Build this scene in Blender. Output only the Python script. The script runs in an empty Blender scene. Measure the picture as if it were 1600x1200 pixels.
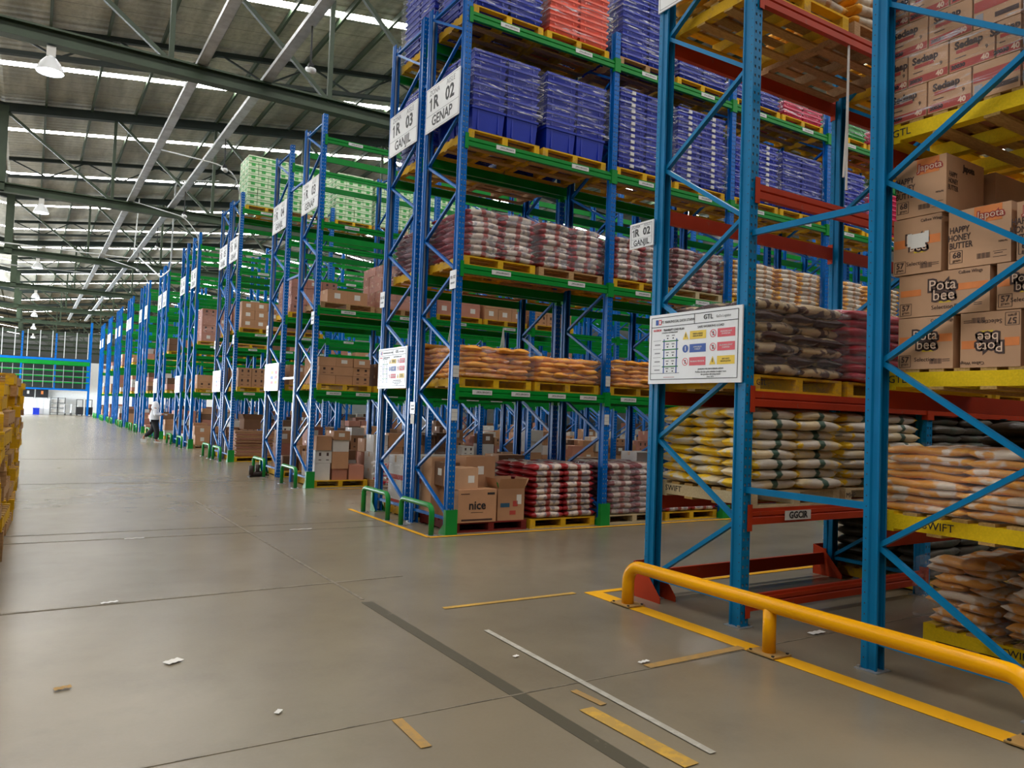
import bpy, math, random
from mathutils import Matrix, Vector
random.seed(7)
R = math.radians
sc = bpy.context.scene
COL = sc.collection
# ---------------------------------------------------------------- camera
def make_camera():
    r, p, y = R(2.053), R(2.133), R(32.048)
    fw = Vector((math.sin(y)*math.cos(p), math.cos(y)*math.cos(p), math.sin(p)))
    rt = Vector((math.cos(y), -math.sin(y), 0)); up = rt.cross(fw)
    rt2 = math.cos(r)*rt + math.sin(r)*up
    up2 = -math.sin(r)*rt + math.cos(r)*up
    cd = bpy.data.cameras.new('camera'); cam = bpy.data.objects.new('camera', cd); COL.objects.link(cam)
    m = Matrix((rt2, up2, -fw)).transposed().to_4x4(); m.translation = (0, 0, 1.7)
    cam.matrix_world = m
    cd.sensor_fit = 'HORIZONTAL'; cd.sensor_width = 36.0; cd.lens = 1202.6/1600*36.0
    cd.clip_start = 0.05; cd.clip_end = 400
    sc.camera = cam
make_camera()
# ---------------------------------------------------------------- world and light
SKY = 6.0; STRIP = 22.0
def door_light(y0, y1, watts):
    ld = bpy.data.lights.new('door_daylight', 'AREA'); ld.shape = 'RECTANGLE'; ld.size = y1-y0; ld.size_y = 6.0; ld.energy = watts; ld.color = (0.88, 0.94, 1.0)
    o = bpy.data.objects.new('door_daylight', ld); COL.objects.link(o); o.location = (-16.15, (y0+y1)/2, 3.1); o.rotation_euler = (R(90), 0, R(-90))
door_light(65.2, 75.8, 4000); door_light(78.2, 83.8, 9000); door_light(52.2, 62.8, 1200)
w = bpy.data.worlds.new('world'); sc.world = w; w.use_nodes = True
bg = w.node_tree.nodes['Background']; bg.inputs[0].default_value = (0.86, 0.93, 1.0, 1); bg.inputs[1].default_value = SKY
sc.view_settings.view_transform = 'Standard'; sc.view_settings.look = 'None'
sc.view_settings.gamma = 1; sc.view_settings.use_curve_mapping = False
sc.view_settings.exposure = 0.55
sc.cycles.max_bounces = 5; sc.cycles.diffuse_bounces = 3; sc.cycles.glossy_bounces = 2
sc.cycles.transmission_bounces = 2; sc.cycles.transparent_max_bounces = 12
sc.cycles.caustics_reflective = False; sc.cycles.caustics_refractive = False
sc.cycles.sample_clamp_indirect = 6.0

# ---------------------------------------------------------------- materials
MATS = {}
def srgb(c):
    return tuple(((v/255.0)/12.92 if v/255.0 <= 0.04045 else ((v/255.0+0.055)/1.055)**2.4) for v in c)
def newmat(name):
    m = bpy.data.materials.new(name); m.use_nodes = True; MATS[name] = m
    nt = m.node_tree; b = nt.nodes['Principled BSDF']
    return m, nt, b
def N(nt, t, **k):
    n = nt.nodes.new(t)
    for a, v in k.items():
        if a.startswith('i_'):
            key = a[2:]; key = int(key) if key.isdigit() else key
            n.inputs[key].default_value = v
        else: setattr(n, a, v)
    return n
def L(nt, a, b): nt.links.new(a, b)
def mixc(nt, fac, a, b, blend='MIX'):
    n = N(nt, 'ShaderNodeMix', data_type='RGBA', blend_type=blend)
    for s, v in ((n.inputs[0], fac), (n.inputs[6], a), (n.inputs[7], b)):
        if hasattr(v, 'links') or hasattr(v, 'is_linked'): L(nt, v, s)
        elif isinstance(v, (int, float)): s.default_value = v
        else: s.default_value = (*v[:3], 1)
    return n.outputs[2]
def noise(nt, vec, scale, detail=3, rough=0.6, sc3=None):
    if sc3:
        mp = N(nt, 'ShaderNodeMapping'); mp.inputs['Scale'].default_value = sc3; L(nt, vec, mp.inputs[0]); vec = mp.outputs[0]
    n = N(nt, 'ShaderNodeTexNoise'); n.inputs['Scale'].default_value = scale; n.inputs['Detail'].default_value = detail
    n.inputs['Roughness'].default_value = rough; L(nt, vec, n.inputs['Vector']); return n.outputs['Fac']
def ramp(nt, v, a, b):
    n = N(nt, 'ShaderNodeMapRange'); n.inputs[1].default_value = a; n.inputs[2].default_value = b; L(nt, v, n.inputs[0]); return n.outputs[0]
def math_(nt, op, a, b=None, c=None):
    n = N(nt, 'ShaderNodeMath', operation=op)
    for i, v in enumerate((a, b, c)):
        if v is None: continue
        if isinstance(v, (int, float)): n.inputs[i].default_value = v
        else: L(nt, v, n.inputs[i])
    return n.outputs[0]
def bump(nt, b, h, strength=0.3, dist=0.01):
    n = N(nt, 'ShaderNodeBump'); n.inputs['Strength'].default_value = strength; n.inputs['Distance'].default_value = dist
    L(nt, h, n.inputs['Height']); L(nt, n.outputs[0], b.inputs['Normal'])
def simple(name, rgb, rough=0.5, metal=0.0, var=0.12, scale=6, bmp=0.0, emit=0.0, emitc=None, rnd=0.0, spec=None):
    m, nt, b = newmat(name); c = srgb(rgb)
    tc = N(nt, 'ShaderNodeTexCoord')
    if var > 0:
        f = noise(nt, tc.outputs['Object'], scale, 4)
        f = ramp(nt, f, 0.3, 0.7)
        out = mixc(nt, f, tuple(v*(1-var) for v in c), tuple(min(1, v*(1+var)) for v in c))
    else:
        out = None
    if rnd > 0:
        oi = N(nt, 'ShaderNodeObjectInfo'); hs = N(nt, 'ShaderNodeHueSaturation')
        v = ramp(nt, oi.outputs['Random'], 0, 1); mr = nt.nodes[-1]; mr.inputs[3].default_value = 1-rnd; mr.inputs[4].default_value = 1+rnd
        L(nt, v, hs.inputs['Value'])
        if out is not None: L(nt, out, hs.inputs['Color'])
        else: hs.inputs['Color'].default_value = (*c, 1)
        out = hs.outputs[0]
    if out is not None: L(nt, out, b.inputs['Base Color'])
    else: b.inputs['Base Color'].default_value = (*c, 1)
    b.inputs['Roughness'].default_value = rough; b.inputs['Metallic'].default_value = metal
    if spec is not None: b.inputs['Specular IOR Level'].default_value = spec
    if bmp > 0: bump(nt, b, noise(nt, tc.outputs['Object'], scale*3, 4), bmp)
    if emit > 0:
        b.inputs['Emission Color'].default_value = (*(emitc or c), 1); b.inputs['Emission Strength'].default_value = emit
    return m
def painted(name, rgb, wear=(120, 110, 95), rough=0.35, amount=0.6, rnd=0.0):
    m, nt, b = newmat(name); c = srgb(rgb); tc = N(nt, 'ShaderNodeTexCoord')
    f = ramp(nt, noise(nt, tc.outputs['Object'], 9, 6, 0.7), amount, amount+0.06)
    base = mixc(nt, ramp(nt, noise(nt, tc.outputs['Object'], 2.0, 2), 0.3, 0.7), tuple(v*0.88 for v in c), tuple(v*1.1 for v in c))
    L(nt, mixc(nt, math_(nt, 'MULTIPLY', f, 0.3), base, srgb(wear)), b.inputs['Base Color'])
    b.inputs['Roughness'].default_value = rough; b.inputs['Specular IOR Level'].default_value = 0.22
    return m
def wood(name, rgb, rgb2, rough=0.75, rnd=0.15, paint=None, pwear=0.55):
    m, nt, b = newmat(name); tc = N(nt, 'ShaderNodeTexCoord'); oi = N(nt, 'ShaderNodeObjectInfo')
    ad = N(nt, 'ShaderNodeVectorMath', operation='ADD'); L(nt, tc.outputs['Object'], ad.inputs[0]); L(nt, oi.outputs['Random'], ad.inputs[1])
    g = noise(nt, ad.outputs[0], 14, 5, 0.65, (1, 1, 6) if name.endswith('x') else (1.2, 5, 5))
    c = mixc(nt, ramp(nt, g, 0.3, 0.7), srgb(rgb), srgb(rgb2))
    if paint:
        f = ramp(nt, noise(nt, ad.outputs[0], 5, 6, 0.75), pwear, pwear+0.1)
        c = mixc(nt, math_(nt, 'MULTIPLY', f, 0.65), mixc(nt, ramp(nt, g, 0.3, 0.75), tuple(v*0.8 for v in srgb(paint)), srgb(paint)), c)
    hs = N(nt, 'ShaderNodeHueSaturation'); v = ramp(nt, oi.outputs['Random'], 0, 1)
    nt.nodes[-1].inputs[3].default_value = 1-rnd; nt.nodes[-1].inputs[4].default_value = 1+rnd
    L(nt, v, hs.inputs['Value']); L(nt, c, hs.inputs['Color']); L(nt, hs.outputs[0], b.inputs['Base Color'])
    b.inputs['Roughness'].default_value = rough
    bump(nt, b, g, 0.25); b.inputs['Specular IOR Level'].default_value = 0.3
    return m

painted('blue', (0, 96, 178), rough=0.3, amount=0.66)
painted('near_blue', (0, 118, 172), rough=0.35, amount=0.68)
painted('green', (6, 128, 44), rough=0.35, amount=0.68)
painted('hoop_green', (30, 140, 58), rough=0.28, amount=0.66, wear=(150, 160, 140))
painted('orange', (176, 56, 24), rough=0.45, amount=0.64)
painted('guard_yellow', (250, 176, 8), rough=0.25, amount=0.70, wear=(120, 80, 20))
painted('tape_yellow', (240, 176, 30), rough=0.55, amount=0.62, wear=(130, 118, 96))
painted('tape_dull', (176, 140, 82), rough=0.6, amount=0.50, wear=(128, 120, 104))
painted('tape_white', (190, 186, 174), rough=0.6, amount=0.46, wear=(128, 120, 104))
painted('tape_old', (200, 158, 70), rough=0.6, amount=0.44, wear=(126, 118, 100))
simple('galv', (168, 172, 176), 0.4, 0.5, 0.15, 4)
simple('hole_bright', (215, 222, 228), 0.5, 0.2, 0.05)
simple('steel_dark', (60, 62, 62), 0.5, 0.4)
simple('bolt', (190, 190, 188), 0.3, 0.8, 0)
simple('truss_green', (50, 66, 46), 0.55, 0, 0.25, 2)
simple('truss_dark', (34, 46, 42), 0.6, 0, 0.2, 2)
simple('white', (236, 238, 240), 0.35, 0, 0.03)
simple('off_white', (205, 205, 200), 0.5, 0, 0.06)
simple('pack_green', (204, 220, 188), 0.5, 0, 0.06, 3, rnd=0.05)
simple('paper', (225, 222, 215), 0.6, 0, 0.05)
simple('ink', (38, 38, 42), 0.5, 0, 0)
simple('ink_grey', (150, 150, 155), 0.5, 0, 0)
simple('ink_brown', (66, 44, 38), 0.6, 0, 0.1)
simple('ink_red', (170, 60, 52), 0.6, 0, 0.1)
simple('sign_yellow', (240, 205, 60), 0.5, 0, 0)
simple('sign_red', (222, 84, 96), 0.5, 0, 0)
simple('sign_blue', (38, 82, 170), 0.5, 0, 0)
simple('print_orange', (226, 132, 66), 0.65, 0, 0.12, 5)
simple('print_red', (176, 66, 56), 0.6, 0, 0.12, 5)
simple('print_blue', (40, 84, 110), 0.6, 0, 0.1)
simple('print_yellow', (222, 190, 40), 0.6, 0, 0.05)
simple('print_light', (228, 196, 170), 0.6, 0, 0.05)
simple('carton', (182, 136, 100), 0.75, 0, 0.08, 3, 0.05, rnd=0.12)
simple('carton_light', (200, 156, 120), 0.75, 0, 0.08, 3, 0.05, rnd=0.08)
simple('carton_pink', (182, 124, 104), 0.7, 0, 0.10, 3, 0.05, rnd=0.14)
simple('carton_dark', (116, 84, 62), 0.8, 0, 0.12, 3, 0.05, rnd=0.2)
simple('carton_white', (206, 202, 196), 0.6, 0, 0.08, 3, rnd=0.08)
simple('tape_brown', (196, 158, 116), 0.3, 0, 0.05)
simple('tote_blue', (0, 40, 168), 0.4, 0, 0.08, 3, rnd=0.12)
simple('tote_orange', (232, 92, 62), 0.35, 0, 0.08, 3, rnd=0.06)
simple('tote_pink', (214, 52, 96), 0.35, 0, 0.08, 3, rnd=0.08)
simple('tote_green', (48, 150, 62), 0.35, 0, 0.08, 3, rnd=0.08)
simple('tote_red', (206, 30, 50), 0.35, 0, 0.08, 3, rnd=0.08)
simple('black', (24, 24, 26), 0.5, 0, 0.1)
simple('boot', (52, 40, 34), 0.55, 0, 0.2)
simple('pole_grey', (196, 200, 200), 0.45, 0.1, 0.05)
simple('tray', (190, 194, 196), 0.45, 0.4, 0.25, 3)
simple('wire_dark', (50, 52, 52), 0.6, 0, 0)
simple('cloth_white', (226, 228, 232), 0.8, 0, 0.06)
simple('cloth_black', (26, 26, 32), 0.8, 0, 0.1)
simple('skin', (170, 120, 92), 0.6, 0, 0.03)
simple('wall_white', (240, 242, 240), 0.7, 0, 0.03)
simple('cladding', (72, 76, 74), 0.6, 0, 0.06, 1)
simple('cabinet', (196, 200, 206), 0.5, 0, 0.05)
simple('string_white', (215, 215, 210), 0.7, 0, 0)
simple('lamp_white', (225, 228, 230), 0.4, 0, 0.02)
simple('lamp_glow', (255, 255, 255), 0.5, 0, 0, emit=14, emitc=(0.86, 0.93, 1.0))
simple('skylight', (255, 250, 240), 0.5, 0, 0, emit=STRIP, emitc=(1.0, 0.97, 0.93))
simple('sleeve', (235, 235, 232), 0.4, 0, 0.03)
wood('wood', (150, 112, 74), (190, 152, 108))
wood('wood_yellow', (150, 112, 64), (182, 142, 90), paint=(226, 176, 20), pwear=0.53)
wood('wood_under', (158, 122, 66), (200, 162, 96), rnd=0.1)
wood('wood_bright', (150, 116, 72), (186, 150, 100), paint=(244, 206, 10), rnd=0.05, pwear=0.66)
wood('wood_red', (90, 40, 30), (120, 60, 44), paint=(120, 34, 26), pwear=0.6)
wood('wood_pale', (186, 166, 130), (208, 190, 150), rnd=0.05)

def label_mat():
    m, nt, b = newmat('barcode_label'); tc = N(nt, 'ShaderNodeTexCoord'); sp = N(nt, 'ShaderNodeSeparateXYZ'); L(nt, tc.outputs['Generated'], sp.inputs[0])
    x, z = sp.outputs[0], sp.outputs[2]
    wv = noise(nt, tc.outputs['Generated'], 30, 0, 0.5, (1, 0.0, 0.3))
    st = math_(nt, 'GREATER_THAN', wv, 0.5)
    iz = math_(nt, 'MULTIPLY', math_(nt, 'GREATER_THAN', z, 0.28), math_(nt, 'LESS_THAN', z, 0.72))
    ix = math_(nt, 'MULTIPLY', math_(nt, 'GREATER_THAN', x, 0.2), math_(nt, 'LESS_THAN', x, 0.92))
    L(nt, mixc(nt, math_(nt, 'MULTIPLY', st, math_(nt, 'MULTIPLY', iz, ix)), (0.62, 0.63, 0.62), (0.05, 0.05, 0.05)), b.inputs['Base Color'])
    b.inputs['Roughness'].default_value = 0.5
label_mat()

def sack_mat(name, base, endc, es=0.33, midc=None, mh=0.06, blot=0.0, blotc=(0, 0, 0), rough=0.45, bs=5, eb=False):
    """base colour, end colour past |x|/L > es, stripe at the middle, blotchy print"""
    m, nt, b = newmat(name); at = N(nt, 'ShaderNodeAttribute', attribute_name='loc'); ar = N(nt, 'ShaderNodeAttribute', attribute_name='rnd'); oi = N(nt, 'ShaderNodeObjectInfo')
    rndv = math_(nt, 'FRACT', math_(nt, 'ADD', oi.outputs['Random'], ar.outputs['Fac']))
    sp = N(nt, 'ShaderNodeSeparateXYZ'); L(nt, at.outputs['Vector'], sp.inputs[0])
    ad = N(nt, 'ShaderNodeVectorMath', operation='ADD'); L(nt, at.outputs['Vector'], ad.inputs[0])
    ml = math_(nt, 'MULTIPLY', rndv, 20.0); L(nt, ml, ad.inputs[1])
    nz = noise(nt, ad.outputs[0], 9, 3)
    ax = math_(nt, 'ABSOLUTE', sp.outputs[0]); axn = math_(nt, 'ADD', ax, math_(nt, 'MULTIPLY', math_(nt, 'SUBTRACT', nz, 0.5), 0.06))
    col = mixc(nt, ramp(nt, nz, 0.3, 0.7), tuple(v*0.86 for v in srgb(base)), srgb(base))
    if blot > 0:
        bz = noise(nt, ad.outputs[0], bs, 2, 0.5)
        col = mixc(nt, math_(nt, 'MULTIPLY', ramp(nt, bz, 0.5, 0.56), blot), col, srgb(blotc))
    if midc:
        col = mixc(nt, ramp(nt, axn, mh+0.015, mh), col, srgb(midc))
    if endc:
        ef = ramp(nt, axn, es, es+0.015)
        if eb: ef = math_(nt, 'MULTIPLY', ef, ramp(nt, noise(nt, ad.outputs[0], 6, 3, 0.6), 0.54, 0.48))
        col = mixc(nt, ef, col, srgb(endc))
    hs = N(nt, 'ShaderNodeHueSaturation'); v = ramp(nt, rndv, 0, 1)
    nt.nodes[-1].inputs[3].default_value = 0.85; nt.nodes[-1].inputs[4].default_value = 1.12
    L(nt, v, hs.inputs['Value']); L(nt, col, hs.inputs['Color']); L(nt, hs.outputs[0], b.inputs['Base Color'])
    b.inputs['Roughness'].default_value = rough
    bump(nt, b, noise(nt, ad.outputs[0], 26, 4, 0.7, (1, 1, 2)), 0.5, 0.012)
sack_mat('sack_rice', (214, 196, 182), (150, 24, 30), 0.20, (150, 60, 50), 0.03, 0.6, (60, 60, 96), bs=9)
sack_mat('sack_rice_dark', (196, 172, 158), (112, 20, 28), 0.17, (130, 58, 48), 0.04, 0.5, (80, 60, 80), bs=9)
sack_mat('sack_yellow_white', (214, 200, 176), (226, 160, 30), 0.20, (178, 130, 80), 0.03, 0.4, (150, 110, 60))
sack_mat('sack_orange', (246, 170, 50), None, 0.4, None, 0, 0.5, (220, 120, 30), bs=7)
sack_mat('sack_sugar', (222, 212, 196), (240, 196, 30), 0.23, (60, 92, 74), 0.028, 0.3, (240, 200, 60), bs=4, eb=True)
sack_mat('sack_camo', (206, 182, 138), (70, 42, 34), 0.26, None, 0, 0.95, (74, 42, 34), bs=8)
sack_mat('sack_crimson', (190, 20, 44), (160, 14, 36), 0.28, None, 0, 0.3, (110, 10, 26), rough=0.25)
sack_mat('sack_dark', (76, 68, 52), (60, 54, 40), 0.28, (50, 60, 40), 0.05, 0.5, (44, 44, 34))
sack_mat('sack_citrus', (232, 158, 56), (236, 168, 60), 0.24, None, 0, 0.85, (226, 214, 196), bs=6)

def film_mat(name='film', amt=0.85, gl_=0.045):
    m, nt, b = newmat(name); nt.nodes.remove(b)
    out = nt.nodes['Material Output']; tc = N(nt, 'ShaderNodeTexCoord'); oi = N(nt, 'ShaderNodeObjectInfo')
    ad = N(nt, 'ShaderNodeVectorMath', operation='ADD'); L(nt, tc.outputs['Object'], ad.inputs[0])
    L(nt, math_(nt, 'MULTIPLY', oi.outputs['Random'], 30.0), ad.inputs[1])
    mp = N(nt, 'ShaderNodeMapping'); mp.inputs['Rotation'].default_value = (0.18, -0.2, 0); mp.inputs['Scale'].default_value = (1.1, 1.1, 13); L(nt, ad.outputs[0], mp.inputs[0])
    n1 = N(nt, 'ShaderNodeTexNoise'); n1.inputs['Scale'].default_value = 2.2; n1.inputs['Detail'].default_value = 5; n1.inputs['Roughness'].default_value = 0.7; n1.inputs['Distortion'].default_value = 0.6
    L(nt, mp.outputs[0], n1.inputs['Vector'])
    f = ramp(nt, n1.outputs['Fac'], 0.52, 0.68); f2 = math_(nt, 'MULTIPLY', math_(nt, 'POWER', f, 1.6), amt)
    tr = N(nt, 'ShaderNodeBsdfTransparent'); df = N(nt, 'ShaderNodeBsdfDiffuse'); df.inputs[0].default_value = (0.8, 0.82, 0.88, 1)
    gl = N(nt, 'ShaderNodeBsdfGlossy'); gl.inputs['Roughness'].default_value = 0.18; gl.inputs[0].default_value = (0.9, 0.9, 0.95, 1)
    bp = N(nt, 'ShaderNodeBump'); bp.inputs['Strength'].default_value = 1.0; bp.inputs['Distance'].default_value = 0.06
    L(nt, n1.outputs['Fac'], bp.inputs['Height']); L(nt, bp.outputs[0], gl.inputs['Normal'])
    m1 = N(nt, 'ShaderNodeMixShader'); L(nt, f2, m1.inputs[0]); L(nt, tr.outputs[0], m1.inputs[1]); L(nt, df.outputs[0], m1.inputs[2])
    m2 = N(nt, 'ShaderNodeMixShader'); m2.inputs[0].default_value = gl_; L(nt, m1.outputs[0], m2.inputs[1]); L(nt, gl.outputs[0], m2.inputs[2])
    L(nt, m2.outputs[0], out.inputs[0])
film_mat(); film_mat('film_soft', 0.22, 0.07)

def floor_mat():
    m, nt, b = newmat('floor_concrete'); tc = N(nt, 'ShaderNodeTexCoord'); v = tc.outputs['Object']
    a = noise(nt, v, 0.3, 6, 0.6); c = noise(nt, v, 1.1, 5, 0.6); d = noise(nt, v, 45, 3); e = noise(nt, v, 1.7, 6, 0.7)
    col = mixc(nt, ramp(nt, a, 0.32, 0.68), srgb((126, 116, 98)), srgb((147, 136, 115)))
    col = mixc(nt, math_(nt, 'MULTIPLY', ramp(nt, c, 0.5, 0.7), 0.28), col, srgb((106, 98, 84)))
    col = mixc(nt, math_(nt, 'MULTIPLY', ramp(nt, e, 0.6, 0.8), 0.18), col, srgb((92, 86, 76)))
    col = mixc(nt, math_(nt, 'MULTIPLY', ramp(nt, d, 0.4, 0.75), 0.12), col, srgb((150, 143, 128)))
    L(nt, col, b.inputs['Base Color'])
    rr = ramp(nt, c, 0.3, 0.7); nt.nodes[-1].inputs[3].default_value = 0.26; nt.nodes[-1].inputs[4].default_value = 0.27
    L(nt, rr, b.inputs['Roughness']); b.inputs['Specular IOR Level'].default_value = 0.6
floor_mat()
def joint_mat(name, rgb, th):
    m, nt, b = newmat(name); tc = N(nt, 'ShaderNodeTexCoord'); v = tc.outputs['Object']
    f = ramp(nt, noise(nt, v, 7, 6, 0.75), th, th+0.12)
    L(nt, mixc(nt, f, srgb(rgb), srgb((132, 122, 104))), b.inputs['Base Color']); b.inputs['Roughness'].default_value = 0.6
joint_mat('joint', (100, 92, 78), 0.42); joint_mat('filler', (82, 76, 60), 0.6)

def roof_mat():
    m, nt, b = newmat('roof_sheet'); tc = N(nt, 'ShaderNodeTexCoord'); v = tc.outputs['Object']
    sp = N(nt, 'ShaderNodeSeparateXYZ'); L(nt, v, sp.inputs[0])
    a = noise(nt, v, 0.5, 5, 0.7, (2.0, 0.6, 1)); g = noise(nt, v, 9, 4, 0.7)
    col = mixc(nt, ramp(nt, a, 0.3, 0.7), srgb((168, 166, 154)), srgb((214, 212, 200)))
    col = mixc(nt, math_(nt, 'MULTIPLY', ramp(nt, g, 0.45, 0.7), 0.3), col, srgb((80, 78, 72)))
    st = noise(nt, v, 0.9, 3, 0.6, (1.0, 0.12, 1)); col = mixc(nt, math_(nt, 'MULTIPLY', ramp(nt, st, 0.48, 0.62), 0.55), col, srgb((96, 94, 84)))
    # mesh wires running across, every 0.85 m
    ln = math_(nt, 'LESS_THAN', math_(nt, 'FRACT', math_(nt, 'MULTIPLY', sp.outputs[1], 1.18)), 0.03)
    col = mixc(nt, math_(nt, 'MULTIPLY', ln, 0.7), col, srgb((70, 70, 66)))
    L(nt, col, b.inputs['Base Color']); b.inputs['Roughness'].default_value = 0.5; b.inputs['Metallic'].default_value = 0.0
    wv = N(nt, 'ShaderNodeTexWave', wave_type='BANDS', bands_direction='Y'); wv.inputs['Scale'].default_value = 0.9; L(nt, v, wv.inputs[0])
    bump(nt, b, wv.outputs[1], 0.3, 0.05)
roof_mat()

# ---------------------------------------------------------------- mesh tools
class MB:
    def __init__(s): s.v = []; s.f = []; s.m = []; s.mats = []
    def mi(s, m):
        if m not in s.mats: s.mats.append(m)
        return s.mats.index(m)
    def poly(s, pts, m):
        n = len(s.v); s.v += [tuple(p) for p in pts]; s.f.append(tuple(range(n, n+len(pts)))); s.m.append(s.mi(m))
    def box(s, x0, y0, z0, x1, y1, z1, m, M=None):
        n = len(s.v)
        P = [(x0,y0,z0),(x1,y0,z0),(x1,y1,z0),(x0,y1,z0),(x0,y0,z1),(x1,y0,z1),(x1,y1,z1),(x0,y1,z1)]
        if M is not None: P = [tuple(M @ Vector(p)) for p in P]
        s.v += P
        for q in ((3,2,1,0),(4,5,6,7),(0,1,5,4),(1,2,6,5),(2,3,7,6),(3,0,4,7)):
            s.f.append(tuple(n+i for i in q)); s.m.append(s.mi(m))
        return s
    def cbox(s, c, d, m, M=None):
        return s.box(c[0]-d[0]/2, c[1]-d[1]/2, c[2]-d[2]/2, c[0]+d[0]/2, c[1]+d[1]/2, c[2]+d[2]/2, m, M)
    def bar(s, a, b, wd, ht, m, up=(0, 0, 1)):
        a = Vector(a); b = Vector(b); d = b-a; ln = d.length; d.normalize()
        u = Vector(up); sx = d.cross(u)
        if sx.length < 1e-4: sx = Vector((1, 0, 0))
        sx.normalize(); uz = sx.cross(d)
        M = Matrix((d, sx, uz)).transposed().to_4x4(); M.translation = a
        return s.box(0, -wd/2, -ht/2, ln, wd/2, ht/2, m, M)
    def prof(s, pts, x0, x1, m, caps=True):
        """profile of (y,z) points swept along X"""
        n = len(s.v); k = len(pts)
        s.v += [(x0, p[0], p[1]) for p in pts] + [(x1, p[0], p[1]) for p in pts]
        for i in range(k):
            j = (i+1) % k; s.f.append((n+i, n+k+i, n+k+j, n+j)); s.m.append(s.mi(m))
        if caps:
            s.f.append(tuple(n+i for i in range(k))); s.m.append(s.mi(m))
            s.f.append(tuple(n+k+i for i in reversed(range(k)))); s.m.append(s.mi(m))
        return s
    def tube(s, pts, r, m, seg=8, caps=True):
        pts = [Vector(p) for p in pts]; n0 = len(s.v); k = len(pts)
        ref = Vector((0, 0, 1))
        prev = None
        for i, p in enumerate(pts):
            d = (pts[min(i+1, k-1)] - pts[max(i-1, 0)]).normalized()
            if prev is None:
                a = d.cross(ref)
                if a.length < 0.1: a = d.cross(Vector((1, 0, 0)))
            else: a = prev - d*prev.dot(d)
            a.normalize(); prev = a; b_ = d.cross(a)
            rr = r[i] if isinstance(r, (list, tuple)) else r
            for j in range(seg):
                t = 2*math.pi*j/seg; s.v.append(tuple(p + a*math.cos(t)*rr + b_*math.sin(t)*rr))
        for i in range(k-1):
            for j in range(seg):
                q = (j+1) % seg; s.f.append((n0+i*seg+j, n0+(i+1)*seg+j, n0+(i+1)*seg+q, n0+i*seg+q)); s.m.append(s.mi(m))
        if caps:
            s.f.append(tuple(n0+j for j in range(seg))); s.m.append(s.mi(m))
            s.f.append(tuple(n0+(k-1)*seg+j for j in reversed(range(seg)))); s.m.append(s.mi(m))
        return s
    def lathe(s, prof, m, seg=20, c=(0, 0, 0)):
        n0 = len(s.v)
        for r, z in prof:
            for j in range(seg):
                t = 2*math.pi*j/seg; s.v.append((c[0]+r*math.cos(t), c[1]+r*math.sin(t), c[2]+z))
        for i in range(len(prof)-1):
            for j in range(seg):
                q = (j+1) % seg; s.f.append((n0+i*seg+j, n0+i*seg+q, n0+(i+1)*seg+q, n0+(i+1)*seg+j)); s.m.append(s.mi(m))
        return s
    def mesh(s, name, smooth=False):
        me = bpy.data.meshes.new(name); me.from_pydata(s.v, [], s.f)
        for m in s.mats: me.materials.append(MATS[m])
        me.polygons.foreach_set('material_index', s.m)
        if smooth: me.polygons.foreach_set('use_smooth', [True]*len(s.f))
        me.update(); SRC[me.name] = s; return me
LINK = COL.objects.link
def ob(name, data, parent=None, loc=(0, 0, 0), rot=(0, 0, 0), scale=None, label=None, cat=None, group=None, kind=None):
    o = bpy.data.objects.new(name, data); LINK(o)
    o.location = loc
    if rot != (0, 0, 0): o.rotation_euler = rot
    if scale: o.scale = scale
    if parent is not None: o.parent = parent
    if label: o['label'] = label
    if cat: o['category'] = cat
    if group: o['group'] = group
    if kind: o['kind'] = kind
    return o
SRC = {}
def joined(name, items):
    """one mesh out of copies of meshes: items = [(mesh, Matrix)]; keeps each copy's own coordinates and a random value for its material"""
    v = []; f = []; mi = []; mats = []; loc = []; rnd = []
    for me, M in items:
        mb = SRC[me.name]; n = len(v); r = random.random()
        v += [tuple(M @ Vector(p)) for p in mb.v]; loc += mb.v; rnd += [r]*len(mb.v)
        f += [tuple(n+i for i in q) for q in mb.f]
        mp = []
        for m in mb.mats:
            if m not in mats: mats.append(m)
            mp.append(mats.index(m))
        mi += [mp[i] for i in mb.m]
    me = bpy.data.meshes.new(name); me.from_pydata(v, [], f)
    for m in mats: me.materials.append(MATS[m])
    me.polygons.foreach_set('material_index', mi)
    if name == 'sacks': me.polygons.foreach_set('use_smooth', [True]*len(f))
    a = me.attributes.new('loc', 'FLOAT_VECTOR', 'POINT'); a.data.foreach_set('vector', [c for p in loc for c in p])
    a = me.attributes.new('rnd', 'FLOAT', 'POINT'); a.data.foreach_set('value', rnd)
    me.update(); return me
def place(x, y, z, rx=0, ry=0, rz=0):
    from mathutils import Euler
    M = Euler((rx, ry, rz)).to_matrix().to_4x4(); M.translation = (x, y, z); return M
def struct(name, data, **k): return ob(name, data, kind='structure', **k)
TEXTS = []
def text(body, size, parent, loc, face='-X', mat='ink', name='printed_text', sx=1.0, roll=0.0, bold=0.0):
    TEXTS.append((body, round(size, 4), mat, round(bold, 4), parent, loc, face, name, sx, roll))
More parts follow.
